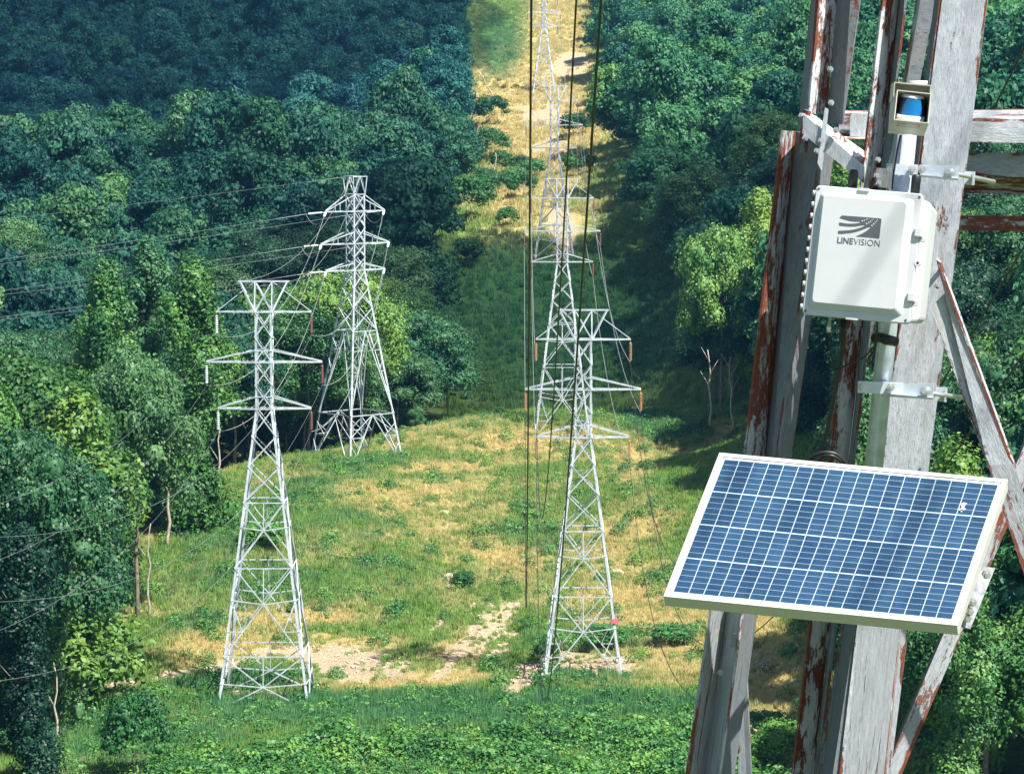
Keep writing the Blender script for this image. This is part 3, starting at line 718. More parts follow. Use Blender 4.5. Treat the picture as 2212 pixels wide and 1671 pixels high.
snag(1583, 965, 770, 362, .16, 'crooked pale bare trunk nearest the rusty tower', 4, -8)
snag(320, 1320, 1130, 262, .13, 'thin bare stem among the vine-clad trees by the track', 1, 2)
snag(82, 1625, 1440, 214, .14, 'thin bare stem in the shade of the lower left trees', 1, 3)
snag(122, 1620, 1430, 216, .14, 'second thin bare stem in the shade of the lower left trees', 1, -2)
snag(1072, 175, 150, 830, .25, 'fallen bleached tree at the left edge of the far strip', 3, -40)
snag(1064, 385, 330, 640, .28, 'bleached leaning trunk by the left edge of the far strip', 1, 8)
snag(1075, 520, 470, 505, .18, 'bleached thin trunk before the shaded left end of the far strip', 2, 6)
def rock(u, v, s, label):
    ysx = np.linspace(200, 420, 441); pz = np.array([W(u, v, y).z for y in ysx]); px = np.array([W(u, v, y).x for y in ysx]); g = zg(px, ysx); hit = np.where(pz <= g)[0]
    Y = float(ysx[hit[0]]); x = W(u, v, Y).x
    import bmesh
    bm = bmesh.new(); bmesh.ops.create_icosphere(bm, subdivisions=3, radius=s)
    for q in bm.verts:
        d = q.co.normalized(); k = .75 + .5 * float(fbm(np.array([d.x * 2 + u + d.z]), np.array([d.y * 2 + v - d.z]), 3)[0]); q.co = Vector((q.co.x * k * 1.3, q.co.y * k, q.co.z * k * .75))
    me = bpy.data.meshes.new('boulder'); bm.to_mesh(me); bm.free()
    o = link('boulder', me, M['rock']); o.location = (x, Y, z1(x, Y) + .1); tag(o, label, 'boulder')
rock(1332, 1241, .62, 'pale boulder just right of the centre pylon'); rock(968, 1250, .5, 'pale boulder in the middle of the cleared hill'); rock(958, 1112, .5, 'small pale boulder higher up the cleared hill'); rock(975, 1270, .4, 'low boulder just below the mid-hill boulder')
#PART3
# ------------------------------------------------------------------ lattice pylons
def lattice_pylon(base, z_arm, levels, half, label, ins_mats, hw_top=.73, hw_base=3.9, arms=(4.05, 4.95, 4.0), top_w=2.15, steel=None, group=None, yaw=0, sign=False, lw=.2, bw=.085, foot=True):
    """z_arm: heights of (top bar, arm 1, arm 2, arm 3); levels: (height, kind) of the bracing under arm 3"""
    steel = steel or M['galv']
    root = empty('lattice_pylon', base, label, 'pylon', group, yaw)
    zt, z1_, z2_, z3_ = z_arm
    def hw(z): return hw_top if z >= z3_ else hw_base + (hw_top - hw_base) * z / z3_
    def corner(z, sx, sy): h = hw(z); return Vector((sx * h, sy * h, z))
    for sx, sy in ((-1, -1), (1, -1), (1, 1), (-1, 1)):
        mb = MB()
        mb.angle(corner(-1.2, sx, sy), corner(z3_, sx, sy), lw, lw * .18, (-sx, 0, 0), (0, -sy, 0))
        mb.angle(corner(z3_, sx, sy), corner(z1_, sx, sy), lw * .85, lw * .15, (-sx, 0, 0), (0, -sy, 0))
        lg = mb.build('leg', steel, root)
        if foot:
            fb = MB(); c = corner(0, sx, sy); fb.tube([c + Vector((0, 0, -1.0)), c + Vector((0, 0, .28))], .3, 10); fb.build('footing', M['concrete'], lg)
    br = MB()
    faces = [((-1, -1), (1, -1)), ((1, -1), (1, 1)), ((1, 1), (-1, 1)), ((-1, 1), (-1, -1))]
    def X(za, zb, w=bw):
        for (a, b) in faces:
            br.bar(corner(za, *a), corner(zb, *b), w); br.bar(corner(za, *b), corner(zb, *a), w)
    def Hh(z, w=bw):
        for (a, b) in faces: br.bar(corner(z, *a), corner(z, *b), w)
    # body above the lowest arm
    for za, zb in ((z1_, z2_), (z2_, z3_)):
        m = (za + zb) / 2; X(za, m); X(m, zb)
    Hh(z1_); Hh(z2_); Hh(z3_); Hh(z2_ + 1.0, bw * .9); Hh(z3_ + 1.05, bw * .9)
    prev = z3_
    for z, kind in levels:
        if kind == 'X': X(prev, z); 
        elif kind[0] == 'K':                      # two half diagonals through a hub, strut and side ties
            zh = kind[1]
            for (a, b) in faces:
                hub = (corner(zh, *a) + corner(zh, *b)) / 2; topm = (corner(prev, *a) + corner(prev, *b)) / 2
                br.bar(corner(prev, *a), hub, bw * 1.05); br.bar(corner(prev, *b), hub, bw * 1.05)
                br.bar(hub, corner(z, *a), bw * 1.1); br.bar(hub, corner(z, *b), bw * 1.1)
                br.bar(topm, hub, bw * .9)
                zc = zh + .12 * (prev - zh)
                br.bar(corner(zc, *a), hub, bw); br.bar(corner(zc, *b), hub, bw)
                if prev - z > 6:
                    for s in (a, b):
                        q = hub.lerp(corner(z, *s), .52); br.bar(corner(zc, *s), q, bw * .8); br.bar(corner(q.z, *s), q, bw * .8)
            Hh(prev, bw * 1.1)
        if kind == 'X' and z == levels[[k for _, k in levels].index('X') + 2][0]: Hh(z)
        prev = z
    br.build('bracing', steel, root)
    # top frame: a wide bar carried by two flared posts
    pk = MB(); h = hw_top; t = top_w
    for sy in (-1, 1): pk.bar((-t, sy * .25, zt), (t, sy * .25, zt), bw * 1.3)
    for s in (-1, 1):
        for sy in (-1, 1):
            pk.bar((s * h, sy * h, z1_), (s * (t - .12), sy * .25, zt), bw * 1.5)
            pk.bar((s * h, sy * h, z1_), (s * h, sy * .25, zt), bw * 1.1)
            pk.bar((-s * h, sy * h, z1_), (s * h, sy * .25, zt), bw)
        pk.bar((s * t, -.25, zt), (s * t, .25, zt), bw)
        pk.bar((s * h, 0, zt), (s * arms[0], 0, z1_ + .03), bw * .8)
    pk.build('top_frame', steel, root)
    tips = {}
    for k, (za, aw) in enumerate(((z1_, arms[0]), (z2_, arms[1]), (z3_, arms[2]))):
        am = MB()
        for sy in (-1, 1):
            am.bar((-aw, sy * .12, za), (-h, sy * h, za), bw * 1.35); am.bar((aw, sy * .12, za), (h, sy * h, za), bw * 1.35); am.bar((-h, sy * h, za + .004), (h, sy * h, za + .004), bw * 1.35)
            if k:
                for s in (-1, 1): am.bar((s * aw, sy * .10, za + .06), (s * h, sy * h, za + 1.03), bw * 1.1)
        for s in (-1, 1):
            for q in (.25, .5, .75):
                x = s * (h + (aw - h) * q); yw = h + (.12 - h) * q
                am.bar((x, -yw, za), (x, yw, za), bw * .8); x2 = s * (h + (aw - h) * (q - .25)); yw2 = h + (.12 - h) * (q - .25)
                am.bar((x2, -yw2, za - .003), (x, yw, za - .003), bw * .7)
            tips[(k, s)] = Vector((s * aw, 0, za - .05))
        am.build('crossarm', steel, root)
    for (k, s), tp in tips.items():
        mb = MB(); L = 1.75
        mb.tube([tp, tp + Vector((0, 0, -.25))], .02, 6)
        mb.tube([tp + Vector((0, 0, -.2)), tp + Vector((0, 0, -L - .15))], .035, 6)
        for q in range(10):
            zc = tp.z - .32 - q * .155
            mb.tube([(tp.x, 0, zc + .05), (tp.x, 0, zc), (tp.x, 0, zc - .05)], [.05, .15, .13], 10)
        mb.build('insulator_string', ins_mats[0 if s < 0 else 1], root)
        tips[(k, s)] = Vector(base) + Matrix.Rotation(yaw, 3, 'Z') @ (tp + Vector((0, 0, -L - .2)))
    tips['earth'] = [Vector(base) + Matrix.Rotation(yaw, 3, 'Z') @ Vector((s * t, 0, zt)) for s in (-1, 1)]
    if sign:
        sg = MB(); c = corner(levels[-2][0] - 2.0, 1, -1); sg.box((c.x, c.y - .12, c.z), .55, .03, .4); sg.build('number_plate', M['pink'], root)
    return root, tips
def pbase(u, v, Y):
    p = W(u, v, Y); return Vector((p.x, p.y, p.z))
LEV_L = [(22.75, 'X'), (20.2, 'X'), (17.15, 'X'), (11.6, ('K', 14.8)), (4.14, ('K', 8.56)), (-.4, ('K', 1.56))]
def shift(d, lv): return [(z - d, k if k == 'X' else ('K', k[1] - d)) for z, k in lv]
pyl = 'lattice pylons of the two power lines'
_, tL = lattice_pylon(pbase(577, 1504, 237), (36, 33.4, 29.1, 25.1), LEV_L, None, 'white lattice pylon on the left of the clearing, with white and dark red insulators', (M['glass_white'], M['glass_red']), group=pyl)
LEV_1 = shift(4.9, LEV_L)[:4] + [(-.3, ('K', 3.7))]
_, tC1 = lattice_pylon(pbase(1258, 1444, 237), (31.1, 28.6, 24.3, 20.2), LEV_1, None, 'nearest lattice pylon of the centre row, with a pink plate on its right leg', (M['glass_brown'], M['glass_brown']), hw_base=3.3, group=pyl, sign=True)
LEV_2 = shift(2.7, LEV_L)[:4] + [(-.3, ('K', 4.6))]
_, tC2 = lattice_pylon(pbase(1214, 936, 362), (33.3, 30.8, 26.5, 22.5), LEV_2, None, 'second lattice pylon of the centre row, standing on the crest of the cleared hill', (M['glass_red'], M['glass_red']), hw_base=3.6, group=pyl)
LEV_3 = shift(6.4, LEV_L)[:4] + [(-.3, ('K', 2.6))]
_, tC3 = lattice_pylon(pbase(1197, 551, 489), (29.6, 27.1, 22.8, 18.8), LEV_3, None, 'third lattice pylon of the centre row, standing at the head of the shaded valley', (M['glass_red'], M['glass_red']), hw_base=3.4, group=pyl, lw=.26, bw=.11)
_, tC4 = lattice_pylon(pbase(1175, 200, 846), (30.7, 28.1, 23.8, 19.8), shift(5.3, LEV_L)[:4] + [(-.3, ('K', 3.2))], None, 'farthest lattice pylon of the centre row, high on the far cleared strip', (M['glass_red'], M['glass_red']), hw_base=3.5, group=pyl, bw=.17, lw=.42)
_, tC5 = lattice_pylon((14.5, 1300, z1(14.5, 1300)), (30.7, 28.1, 23.8, 19.8), shift(5.3, LEV_L)[:4] + [(-.3, ('K', 3.2))], None, 'lattice pylon beyond the top of the far cleared strip', (M['glass_red'], M['glass_red']), hw_base=3.5, group=pyl)

# strain pylon, seen corner on
def strain_pylon(base, yaw):
    root = empty('strain_pylon', base, 'tall white strain pylon seen corner-on, behind the left pylon', 'pylon', pyl, yaw)
    S = M['galv']; lw, bw = .24, .095
    Zs = [35.5, 33.3, 31.2, 27.2, 23.9]            # top, body top, arm 1, arm 2, arm 3
    wa = 23.9
    def hw(z): return .88 if z >= wa else 4.2 + (.88 - 4.2) * z / wa
    def corner(z, s): h = hw(z); return Vector((s[0] * h, s[1] * h, z))
    cs = [(-1, -1), (1, -1), (1, 1), (-1, 1)]; faces = [(cs[i], cs[(i + 1) % 4]) for i in range(4)]
    for s in cs:
        mb = MB(); mb.angle(corner(-4, s), corner(wa, s), lw, .05, (-s[0], 0, 0), (0, -s[1], 0)); mb.angle(corner(wa, s), corner(33.3, s), lw * .8, .045, (-s[0], 0, 0), (0, -s[1], 0)); mb.build('leg', S, root)
    br = MB()
    def X(a, b):
        for p, q in faces: br.bar(corner(a, p), corner(b, q), bw); br.bar(corner(a, q), corner(b, p), bw)
    def Hh(z):
        for p, q in faces: br.bar(corner(z, p), corner(z, q), bw * 1.1)
    for a, b in ((33.3, 31.2), (31.2, 29.2), (29.2, 27.2), (27.2, 25.5), (25.5, 23.9), (23.9, 21.7), (21.7, 19.3), (19.3, 16.4)): X(a, b)
    for z in (33.3, 31.2, 27.2, 23.9, 16.4, 6.1): Hh(z)
    for p, q in faces:                               # long legs of the K panels and their small ties
        m = (corner(11.4, p) + corner(11.4, q)) / 2
        tp = (corner(16.4, p) + corner(16.4, q)) / 2
        lo = (corner(6.1, p) + corner(6.1, q)) / 2
        for s, o in ((p, q), (q, p)):
            br.bar(tp, corner(6.1, s), bw * 1.2)
            for k, z in enumerate((14.0, 11.4, 8.8)):
                t = (16.4 - z) / (16.4 - 6.1); pt = tp.lerp(corner(6.1, s), t); br.bar(corner(z, s), pt, bw * .8); br.bar(corner(z + 1.5, s), pt, bw * .7)
            br.bar(lo, corner(-1, s), bw * 1.2)
            for z in (3.4, 1.2):
                t = (6.1 - z) / 7.1; pt = lo.lerp(corner(-1, s), t); br.bar(corner(z, s), pt, bw * .8); br.bar(corner(z + 1.6, s), pt, bw * .7)
            br.bar(lo, corner(3.4, s), bw * .8)
    br.build('bracing', S, root)
    pk = MB(); t = 1.05
    for p, q in faces: pk.bar((p[0] * t, p[1] * t, 35.5), (q[0] * t, q[1] * t, 35.5), bw * 1.2)
    for p, q in faces:
        pk.bar(corner(33.3, p), (p[0] * t, p[1] * t, 35.5), bw * 1.2); pk.bar(corner(33.3, p), ((p[0] + q[0]) / 2 * t, (p[1] + q[1]) / 2 * t, 35.5), bw); pk.bar(corner(33.3, q), ((p[0] + q[0]) / 2 * t, (p[1] + q[1]) / 2 * t, 35.5), bw)
    pk.build('top_frame', S, root)
    tips = {}; h = .88
    Rz = Matrix.Rotation(yaw, 3, 'Z')
    for k, (z, aw) in enumerate(((31.2, 4.5), (27.2, 5.2), (23.9, 4.5))):
        am = MB()
        for s in (-1, 1):
            for sy in (-1, 1):
                am.bar((s * h, sy * h, z), (s * aw, sy * .15, z), bw * 1.2); am.bar((s * h, sy * h, z + 2.0 - .55 * k), (s * aw, sy * .13, z + .08), bw * 1.1)
                x = s * (h + (aw - h) * .5); am.bar((x, sy * .5, z), (x, sy * .5, z + 1.0 - .28 * k), bw * .7)
            am.bar((s * aw, -.15, z), (s * aw, .15, z), bw * 1.6)
            tips[(k, s)] = Vector(base) + Rz @ Vector((s * aw, 0, z - .05))
        am.build('crossarm', S, root)
    return root, tips, Rz
sb = pbase(770, 995, 345); sb.z = W(770, 381, 345).z - 35.5
SROOT, tS, SR = strain_pylon(sb, R(40))
def strain_string(a, b, mname):
    """insulator string pulled out from an arm tip a towards b"""
    a = Vector(a); d = (Vector(b) - a).normalized(); mb = MB(); L = 2.6
    mb.tube([a, a + d * L], .035, 6)
    for q in range(12):
        c = a + d * (.5 + q * .15); mb.tube([c, c + d * .05, c + d * .1], [.05, .16, .05], 9)
    mi = SROOT.matrix_basis.inverted() if False else (Matrix.Translation(sb) @ Matrix.Rotation(R(40), 4, 'Z')).inverted()
    mb.build('insulator_string', M[mname], SROOT, mi)
    return a + d * L

# ------------------------------------------------------------------ conductors
def span(a, b, sag, r, label, group, m='wire', n=48, name='power_line'):
    a = Vector(a); b = Vector(b); pts = []
    for i in range(n + 1):
        t = i / n; p = a.lerp(b, t); p.z -= 4 * sag * t * (1 - t); pts.append(p)
    mb = MB(); mb.tube(pts, r, 6); o = mb.build(name, M[m]); return tag(o, label, 'power line', group)
def poly(pts, r, label, group, m='wire', name='power_line'):
    mb = MB(); mb.tube(pts, r, 6); o = mb.build(name, M[m]); return tag(o, label, 'power line', group)
AN = ('upper', 'middle', 'lower'); SN = {-1: 'left', 1: 'right'}
def side(u): return u
# near spans: the parabola through the pylon's insulator that dips to the depth seen and climbs over the camera
def near_span(end, x0, a, umin, vdep, label, group, ycut=-14, mw='wire_dark'):
    yE = end.y; e = end.z
    # z = a + b y + c y^2, z(yE) = e, lowest line of sight -tan(vdep)
    s_ = -math.tan(vdep)
    # b = s - 2 sqrt(ac)
    A_ = yE; B_ = -2 * math.sqrt(a); K = a / yE + s_ - e / yE
    q = (-B_ + math.sqrt(B_ * B_ - 4 * A_ * K)) / (2 * A_); c = q * q; b = s_ - 2 * math.sqrt(a) * q
    pts = []
    for t in np.concatenate([np.linspace(ycut, 40, 34)[:-1], np.linspace(40, yE, 60)]):
        x = x0 + (end.x - x0) * (t / yE); pts.append(Vector((x, t, a + b * t + c * t * t)))
    poly(pts, [(.010 + .012 * max(0, min(1, (p.y - 25) / 120))) * (.32 if mw == 'wire' else 1) for p in pts], label, group, mw)
dep = lambda v: PITCH + math.atan((v - CV) / FPX)
g = 'black conductors sweeping up past the camera'
near_span(tC1[(1, -1)], .05, 8.0, 1135, dep(1313), 'black wire dipping to mid slope, leftmost of the near wires', g)
near_span(tC1[(0, -1)], .42, 8.6, 1179, dep(1120), 'black wire from the upper left arm of the centre pylon, the middle one of three', g)
near_span(tC1[(2, -1)], .455, 7.4, 1184, dep(1516), 'black wire crossing the centre pylon and dipping to its foot', g)
near_span(tC1[(1, 1)], 4.2, 8.0, 0, dep(1400), 'wire from the middle right arm of the centre pylon passing behind the rusty tower', g)
near_span(tC1[(0, 1)], 3.9, 8.6, 0, dep(1240), 'wire from the upper right arm of the centre pylon passing behind the rusty tower', g)
near_span(tC1[(2, 1)], 4.4, 7.4, 0, dep(1520), 'wire from the lower right arm of the centre pylon dipping to the solar panel', g)
for k in range(3):
    for s in (-1, 1):
        near_span(tL[(k, s)], -24 + s * 4 + (0.6 if k == 1 else 0), [8.6, 8.0, 7.4][k], 0, dep([1160, 1300, 1480][k]), f'pale wire from the {AN[k]} {SN[s]} arm of the left pylon running down to the left', 'wires from the left pylon towards the viewer', mw='wire')
for (ta, tb, na, nb, sg) in ((tC1, tC2, 'first', 'second', 3.2), (tC2, tC3, 'second', 'third', 3.0), (tC3, tC4, 'third', 'farthest', 9.0), (tC4, tC5, 'farthest', 'hilltop', 10.0)):
    for k in range(3):
        for s in (-1, 1):
            span(ta[(k, s)], tb[(k, s)], sg, .024 if ta is tC1 else .032, f'thin pale wire between the {AN[k]} {SN[s]} arms of the {na} and {nb} centre pylons', f'wires between the {na} and {nb} centre pylons')
for k in range(3):
    for s in (-1, 1):
        far = Vector((-330, 430 + s * 5, tS[(k, s)].z - 16)); a = tS[(k, s)]
        e = strain_string(a, a + (far - a) + Vector((0, 0, -14)), 'glass_white')
        span(e, far, 9, .026, f'thin wire leaving the {AN[k]} {SN[s]} arm of the strain pylon for the left edge', 'wires leaving the strain pylon to the left')
        b = tL[(k, s)]; e2 = strain_string(a, a + (b - a) + Vector((0, 0, -12)), 'glass_white') if k != 9 else a
        span(e2, b, 4.5, .028, f'thin wire from the {AN[k]} {SN[s]} arm of the strain pylon to the left pylon', 'wires between strain pylon and left pylon')
        mid = (e + e2) / 2 + Vector((0, 0, -2.2)); pts = [e * (1 - t) ** 2 + mid * 2 * t * (1 - t) + e2 * t * t for t in np.linspace(0, 1, 14)]
        poly(pts, .024, f'jumper loop under the {AN[k]} {SN[s]} arm of the strain pylon', 'jumper loops of the strain pylon', name='jumper_wire')
for s in (0, 1):
    span(tL['earth'][s], sb + Vector((.5 * (s * 2 - 1), 0, 35.5)), 3, .018, f'earth wire between {("left", "right")[s]} end of the left pylon top bar and strain pylon', 'earth wires')
span(sb + Vector((-.8, 0, 35.5)), Vector((-330, 430, sb.z + 20)), 7, .018, 'thin earth wire from the strain pylon top to the left edge', 'earth wires')
#PART4
# ------------------------------------------------------------------ the near rusty tower
TB = Vector((0.9, 9.6, z1(0.9, 9.6)))
tower = empty('rusty_lattice_tower', TB, 'huge close-up lattice tower of flaking grey paint and rust filling the right side', 'pylon')
TI = Matrix.Translation(TB).inverted()
def plate(name, TL, TR, BR, BL, m, t=.008, parent=None, ext=(0, 0), mb=None):
    """flange seen between four sight points (u, v, distance); ext lengthens its upper / lower end in metres; t is its thickness"""
    a, b, c, d = (W(*q) for q in (TL, TR, BR, BL))
    up = (a - d).normalized(); up2 = (b - c).normalized()
    a, b, c, d = a + up * ext[0], b + up2 * ext[0], c - up2 * ext[1], d - up * ext[1]
    n = (b - a).cross(d - a).normalized()
    if n.y < 0: n = -n
    n *= t
    own = mb is None; mb = mb or MB()
    mb.hexa([d, c, c + n, d + n, a, b, b + n, a + n])
    return mb.build(name, m, parent or tower, TI) if own else None
def member(name, strips, ext=(0, 0)):
    """one steel angle: its flanges share corner edges; strips are (TL, TR, BR, BL, material)"""
    first = None
    for i, s in enumerate(strips):
        o = plate(name if first is None else 'flange', *s[:4], s[4], ext=ext, parent=first)
        if first is None: first = o
        else: o.matrix_parent_inverse = Matrix(); o.matrix_local = Matrix()
    return first
PR, PH, PG, PD, PX = M['paint_rust'], M['paint_half'], M['paint'], M['paint_dull_shade'], M['paint_red']
# left leg, upper length
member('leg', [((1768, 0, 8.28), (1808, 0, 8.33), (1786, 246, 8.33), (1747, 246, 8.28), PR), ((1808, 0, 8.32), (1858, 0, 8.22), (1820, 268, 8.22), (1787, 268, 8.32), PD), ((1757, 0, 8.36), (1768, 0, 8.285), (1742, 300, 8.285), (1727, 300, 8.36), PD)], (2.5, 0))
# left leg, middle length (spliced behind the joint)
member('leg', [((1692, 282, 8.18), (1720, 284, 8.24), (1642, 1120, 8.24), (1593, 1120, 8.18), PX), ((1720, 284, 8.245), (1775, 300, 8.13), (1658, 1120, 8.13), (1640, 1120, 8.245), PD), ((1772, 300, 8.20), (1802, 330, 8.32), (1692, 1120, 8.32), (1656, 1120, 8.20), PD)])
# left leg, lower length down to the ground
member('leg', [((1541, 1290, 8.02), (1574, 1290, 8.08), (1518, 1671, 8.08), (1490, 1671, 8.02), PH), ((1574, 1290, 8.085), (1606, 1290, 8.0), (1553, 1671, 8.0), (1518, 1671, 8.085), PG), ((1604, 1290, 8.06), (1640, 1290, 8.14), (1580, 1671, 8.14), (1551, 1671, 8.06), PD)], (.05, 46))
# left edge strip of the joint, gusset and diagonal
plate('gusset_plate', (1736, 236, 8.12), (1746, 240, 8.1), (1738, 330, 8.1), (1722, 330, 8.12), PD, .01)
plate('brace', (1735, 246, 8.06), (1866, 359, 7.99), (1866, 396, 7.99), (1733, 288, 8.06), PG, .008)
plate('brace', (1757, 247, 8.22), (1872, 330, 8.16), (1866, 357, 8.0), (1735, 244, 8.07), PR, .008)
plate('gusset_plate', (1782, 232, 8.03), (1790, 236, 8.03), (1776, 372, 8.03), (1766, 352, 8.03), PG, .01)
# slender rusty brace between the legs
member('brace', [((1907, 0, 8.55), (1943, 0, 8.58), (1757, 1671, 8.58), (1713, 1671, 8.55), PR), ((1943, 0, 8.58), (1954, 0, 8.50), (1766, 1671, 8.50), (1758, 1671, 8.58), PD)], (2, 1.5))
plate('gusset_plate', (1890, 362, 8.45), (1940, 366, 8.45), (1937, 408, 8.45), (1880, 402, 8.45), PD, .01)
# dark brace farther back
member('brace', [((1988, 0, 9.5), (2021, 0, 9.5), (1945, 400, 9.5), (1922, 400, 9.5), PD), ((1979, 0, 9.6), (1989, 0, 9.51), (1922, 400, 9.51), (1913, 400, 9.6), PH)], (2, 1))
# wide right leg
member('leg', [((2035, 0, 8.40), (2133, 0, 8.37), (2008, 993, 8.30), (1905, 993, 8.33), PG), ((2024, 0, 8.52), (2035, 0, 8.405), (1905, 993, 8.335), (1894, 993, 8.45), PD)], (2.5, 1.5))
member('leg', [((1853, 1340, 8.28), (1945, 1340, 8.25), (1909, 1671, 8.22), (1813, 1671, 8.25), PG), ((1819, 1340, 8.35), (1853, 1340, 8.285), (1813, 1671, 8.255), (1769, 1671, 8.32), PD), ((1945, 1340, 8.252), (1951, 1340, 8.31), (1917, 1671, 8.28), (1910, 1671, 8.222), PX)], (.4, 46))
# right-hand diagonals
member('brace', [((2022, 560, 8.10), (2030, 566, 8.09), (2192, 1010, 8.06), (2136, 1010, 8.07), PG), ((2030, 566, 8.088), (2033, 566, 8.14), (2197, 1010, 8.12), (2192, 1010, 8.06), PX)])
plate('brace', (2010, 664, 8.108), (2051, 623, 8.108), (2192, 1008, 8.085), (2136, 1010, 8.085), PG, .006)
member('brace', [((2134, 1004, 8.07), (2190, 1002, 8.06), (2262, 1210, 8.04), (2202, 1210, 8.05), PH)], (0, 1.2))
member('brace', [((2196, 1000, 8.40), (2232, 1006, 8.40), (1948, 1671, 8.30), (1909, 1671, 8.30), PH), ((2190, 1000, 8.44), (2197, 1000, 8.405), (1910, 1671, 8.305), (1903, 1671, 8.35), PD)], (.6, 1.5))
# horizontals on the right
def horiz(name, u0, u1, rows, m_):
    first = None
    for (va0, va1, vb0, vb1, Y0, Y1, mm) in rows:
        mb = MB(); a, b, c, d = W(u0, va0, Y0), W(u1, va1, Y0), W(u1, vb1, Y1), W(u0, vb0, Y1)
        n = Vector((0, .008, .001)); mb.hexa([a, d, d + n, a + n, b, c, c + n, b + n])
        o = mb.build(name if first is None else 'flange', mm, first or tower, TI if first is None else Matrix())
        first = first or o
horiz('horizontal_bar', 2085, 2420, [(258, 259, 307, 311, 8.62, 8.62, PG), (238, 233, 257, 258, 8.80, 8.625, PH)], PG)
horiz('horizontal_bar', 2070, 2420, [(332, 329, 379, 387, 8.72, 8.70, PH), (381, 388, 409, 420, 8.71, 8.80, PX), (409, 420, 416, 428, 8.80, 8.79, PG)], PG)
horiz('horizontal_bar', 2060, 2420, [(466, 470, 497, 503, 8.78, 8.78, PX)], PG)
horiz('horizontal_bar', 1812, 1925, [(247, 247, 294, 294, 8.98, 8.98, PH), (239, 239, 246, 246, 9.06, 8.985, PR), (294, 296, 300, 302, 8.97, 8.90, PR)], PG)
plate('gusset_plate', (1837, 244, 8.95), (1882, 246, 8.95), (1881, 297, 8.95), (1836, 294, 8.95), PG, .006)
# short dark strut low on the left
plate('brace', (1602, 1470, 8.5), (1612, 1440, 8.5), (1622, 1671, 8.46), (1594, 1671, 8.46), PD, .01, ext=(0, 1.5))
# far legs of the same tower, out of the picture to the right
member('leg', [((2560, -200, 9.6), (2660, -200, 9.5), (3060, 1900, 9.5), (2960, 1900, 9.6), PG)], (2, 44))
def bolt(u, v, Y, r=.011, m='steel', parent=None, TIm=None, d=(0, -1, 0)):
    c = W(u, v, Y); d = Vector(d).normalized(); mb = MB()
    mb.tube([c + d * -.004, c + d * .010], r, 6); mb.tube([c + d * .010, c + d * .018], r * .5, 8)
    q = mb.build('bolt', M[m], parent or tower, TI if TIm is None else TIm)
for q in [(1739, 298, 8.06), (1773, 304, 8.02), (1806, 281, 8.02), (1764, 326, 8.02), (2040, 484, 8.2), (2026, 617, 8.09), (1896, 345, 8.44), (1893, 380, 8.44), (1898, 396, 8.44), (1586, 1374, 8.0), (1582, 1392, 8.0), (1556, 1451, 8.0),
          (1793, 150, 8.2), (1795, 222, 8.2), (1731, 250, 8.1), (1952, 250, 8.48), (1950, 262, 8.48)]: bolt(*q, m='bolt_paint', r=.0095)

# mounting pipe and clamps
pipe = empty('mounting_pipe', W(1888, 1000, 8.05), 'shiny zinc pipe clamped to the wide rusty tower leg, carrying the white box and sensor', 'pipe')
PI_ = Matrix.Translation(pipe.location).inverted()
mb = MB(); a, b = W(1963, 262, 8.07), W(1880, 1080, 8.07); mb.tube([a, b], .0275, 28); mb.build('pipe', M['zinc_bright'], pipe, PI_)
def quad_plate(mb, pts, t, back=True):
    a, b, c, d = (W(*q) for q in pts); n = (b - a).cross(d - a).normalized()
    if n.y < 0: n = -n
    n *= t; mb.hexa([d, c, c + n, d + n, a, b, b + n, a + n])
def clamp(o, P1, P2, rodp, endp, bolts, nut):
    mb = MB(); quad_plate(mb, P1, .012); cl = mb.build('clamp', M['zinc_plate'], pipe, PI_)
    mb = MB(); quad_plate(mb, P2, .006)
    (tl, tr, br, bl) = P2; quad_plate(mb, [(bl[0] + 1, bl[1] - 5, bl[2] - .03), (br[0], br[1] - 4, br[2] - .03), (br[0], br[1], br[2]), (bl[0], bl[1], bl[2])], .004)
    mb.build('channel', M['zinc_plate'], pipe, PI_)
    mb = MB(); mb.tube([W(*q) for q in rodp], .0068, 12); mb.build('threaded_rod', M['steel'], pipe, PI_)
    mb = MB(); quad_plate(mb, endp, .006); (tl, tr, br, bl) = endp; quad_plate(mb, [(tr[0] - 4, tr[1], tr[2] - .03), tr, br, (br[0] - 4, br[1], br[2] - .03)], .003); mb.build('end_plate', M['zinc_plate'], pipe, PI_)
    for (u, v, Y) in bolts: bolt(u, v, Y, .0115, 'steel', pipe, PI_)
    u, v, Y = nut; c = W(u, v, Y); mb = MB(); d = Vector((-.25, -1, .1)).normalized()
    mb.tube([c, c + d * .006], .018, 18); mb.tube([c + d * .006, c + d * .02], .014, 6); mb.tube([c + d * .02, c + d * .036], .011, 6); mb.tube([c + d * .03, c + d * .05], .007, 10); mb.build('nut', M['steel'], pipe, PI_)
clamp(0, [(1916, 353, 8.02), (1984, 356, 8.02), (1982, 380, 8.02), (1914, 376, 8.02)], [(1986, 356, 8.0), (2073, 359, 7.98), (2070, 390, 7.98), (1989, 383, 8.0)], [(2040, 371, 8.02), (2073, 377, 8.02), (2147, 393, 8.22)],
      [(2083, 370, 8.1), (2107, 371, 8.1), (2105, 400, 8.1), (2081, 397, 8.1)], [(1923, 366, 8.01), (1970, 366, 8.01), (1991, 366, 7.98)], (2052, 374, 7.97))
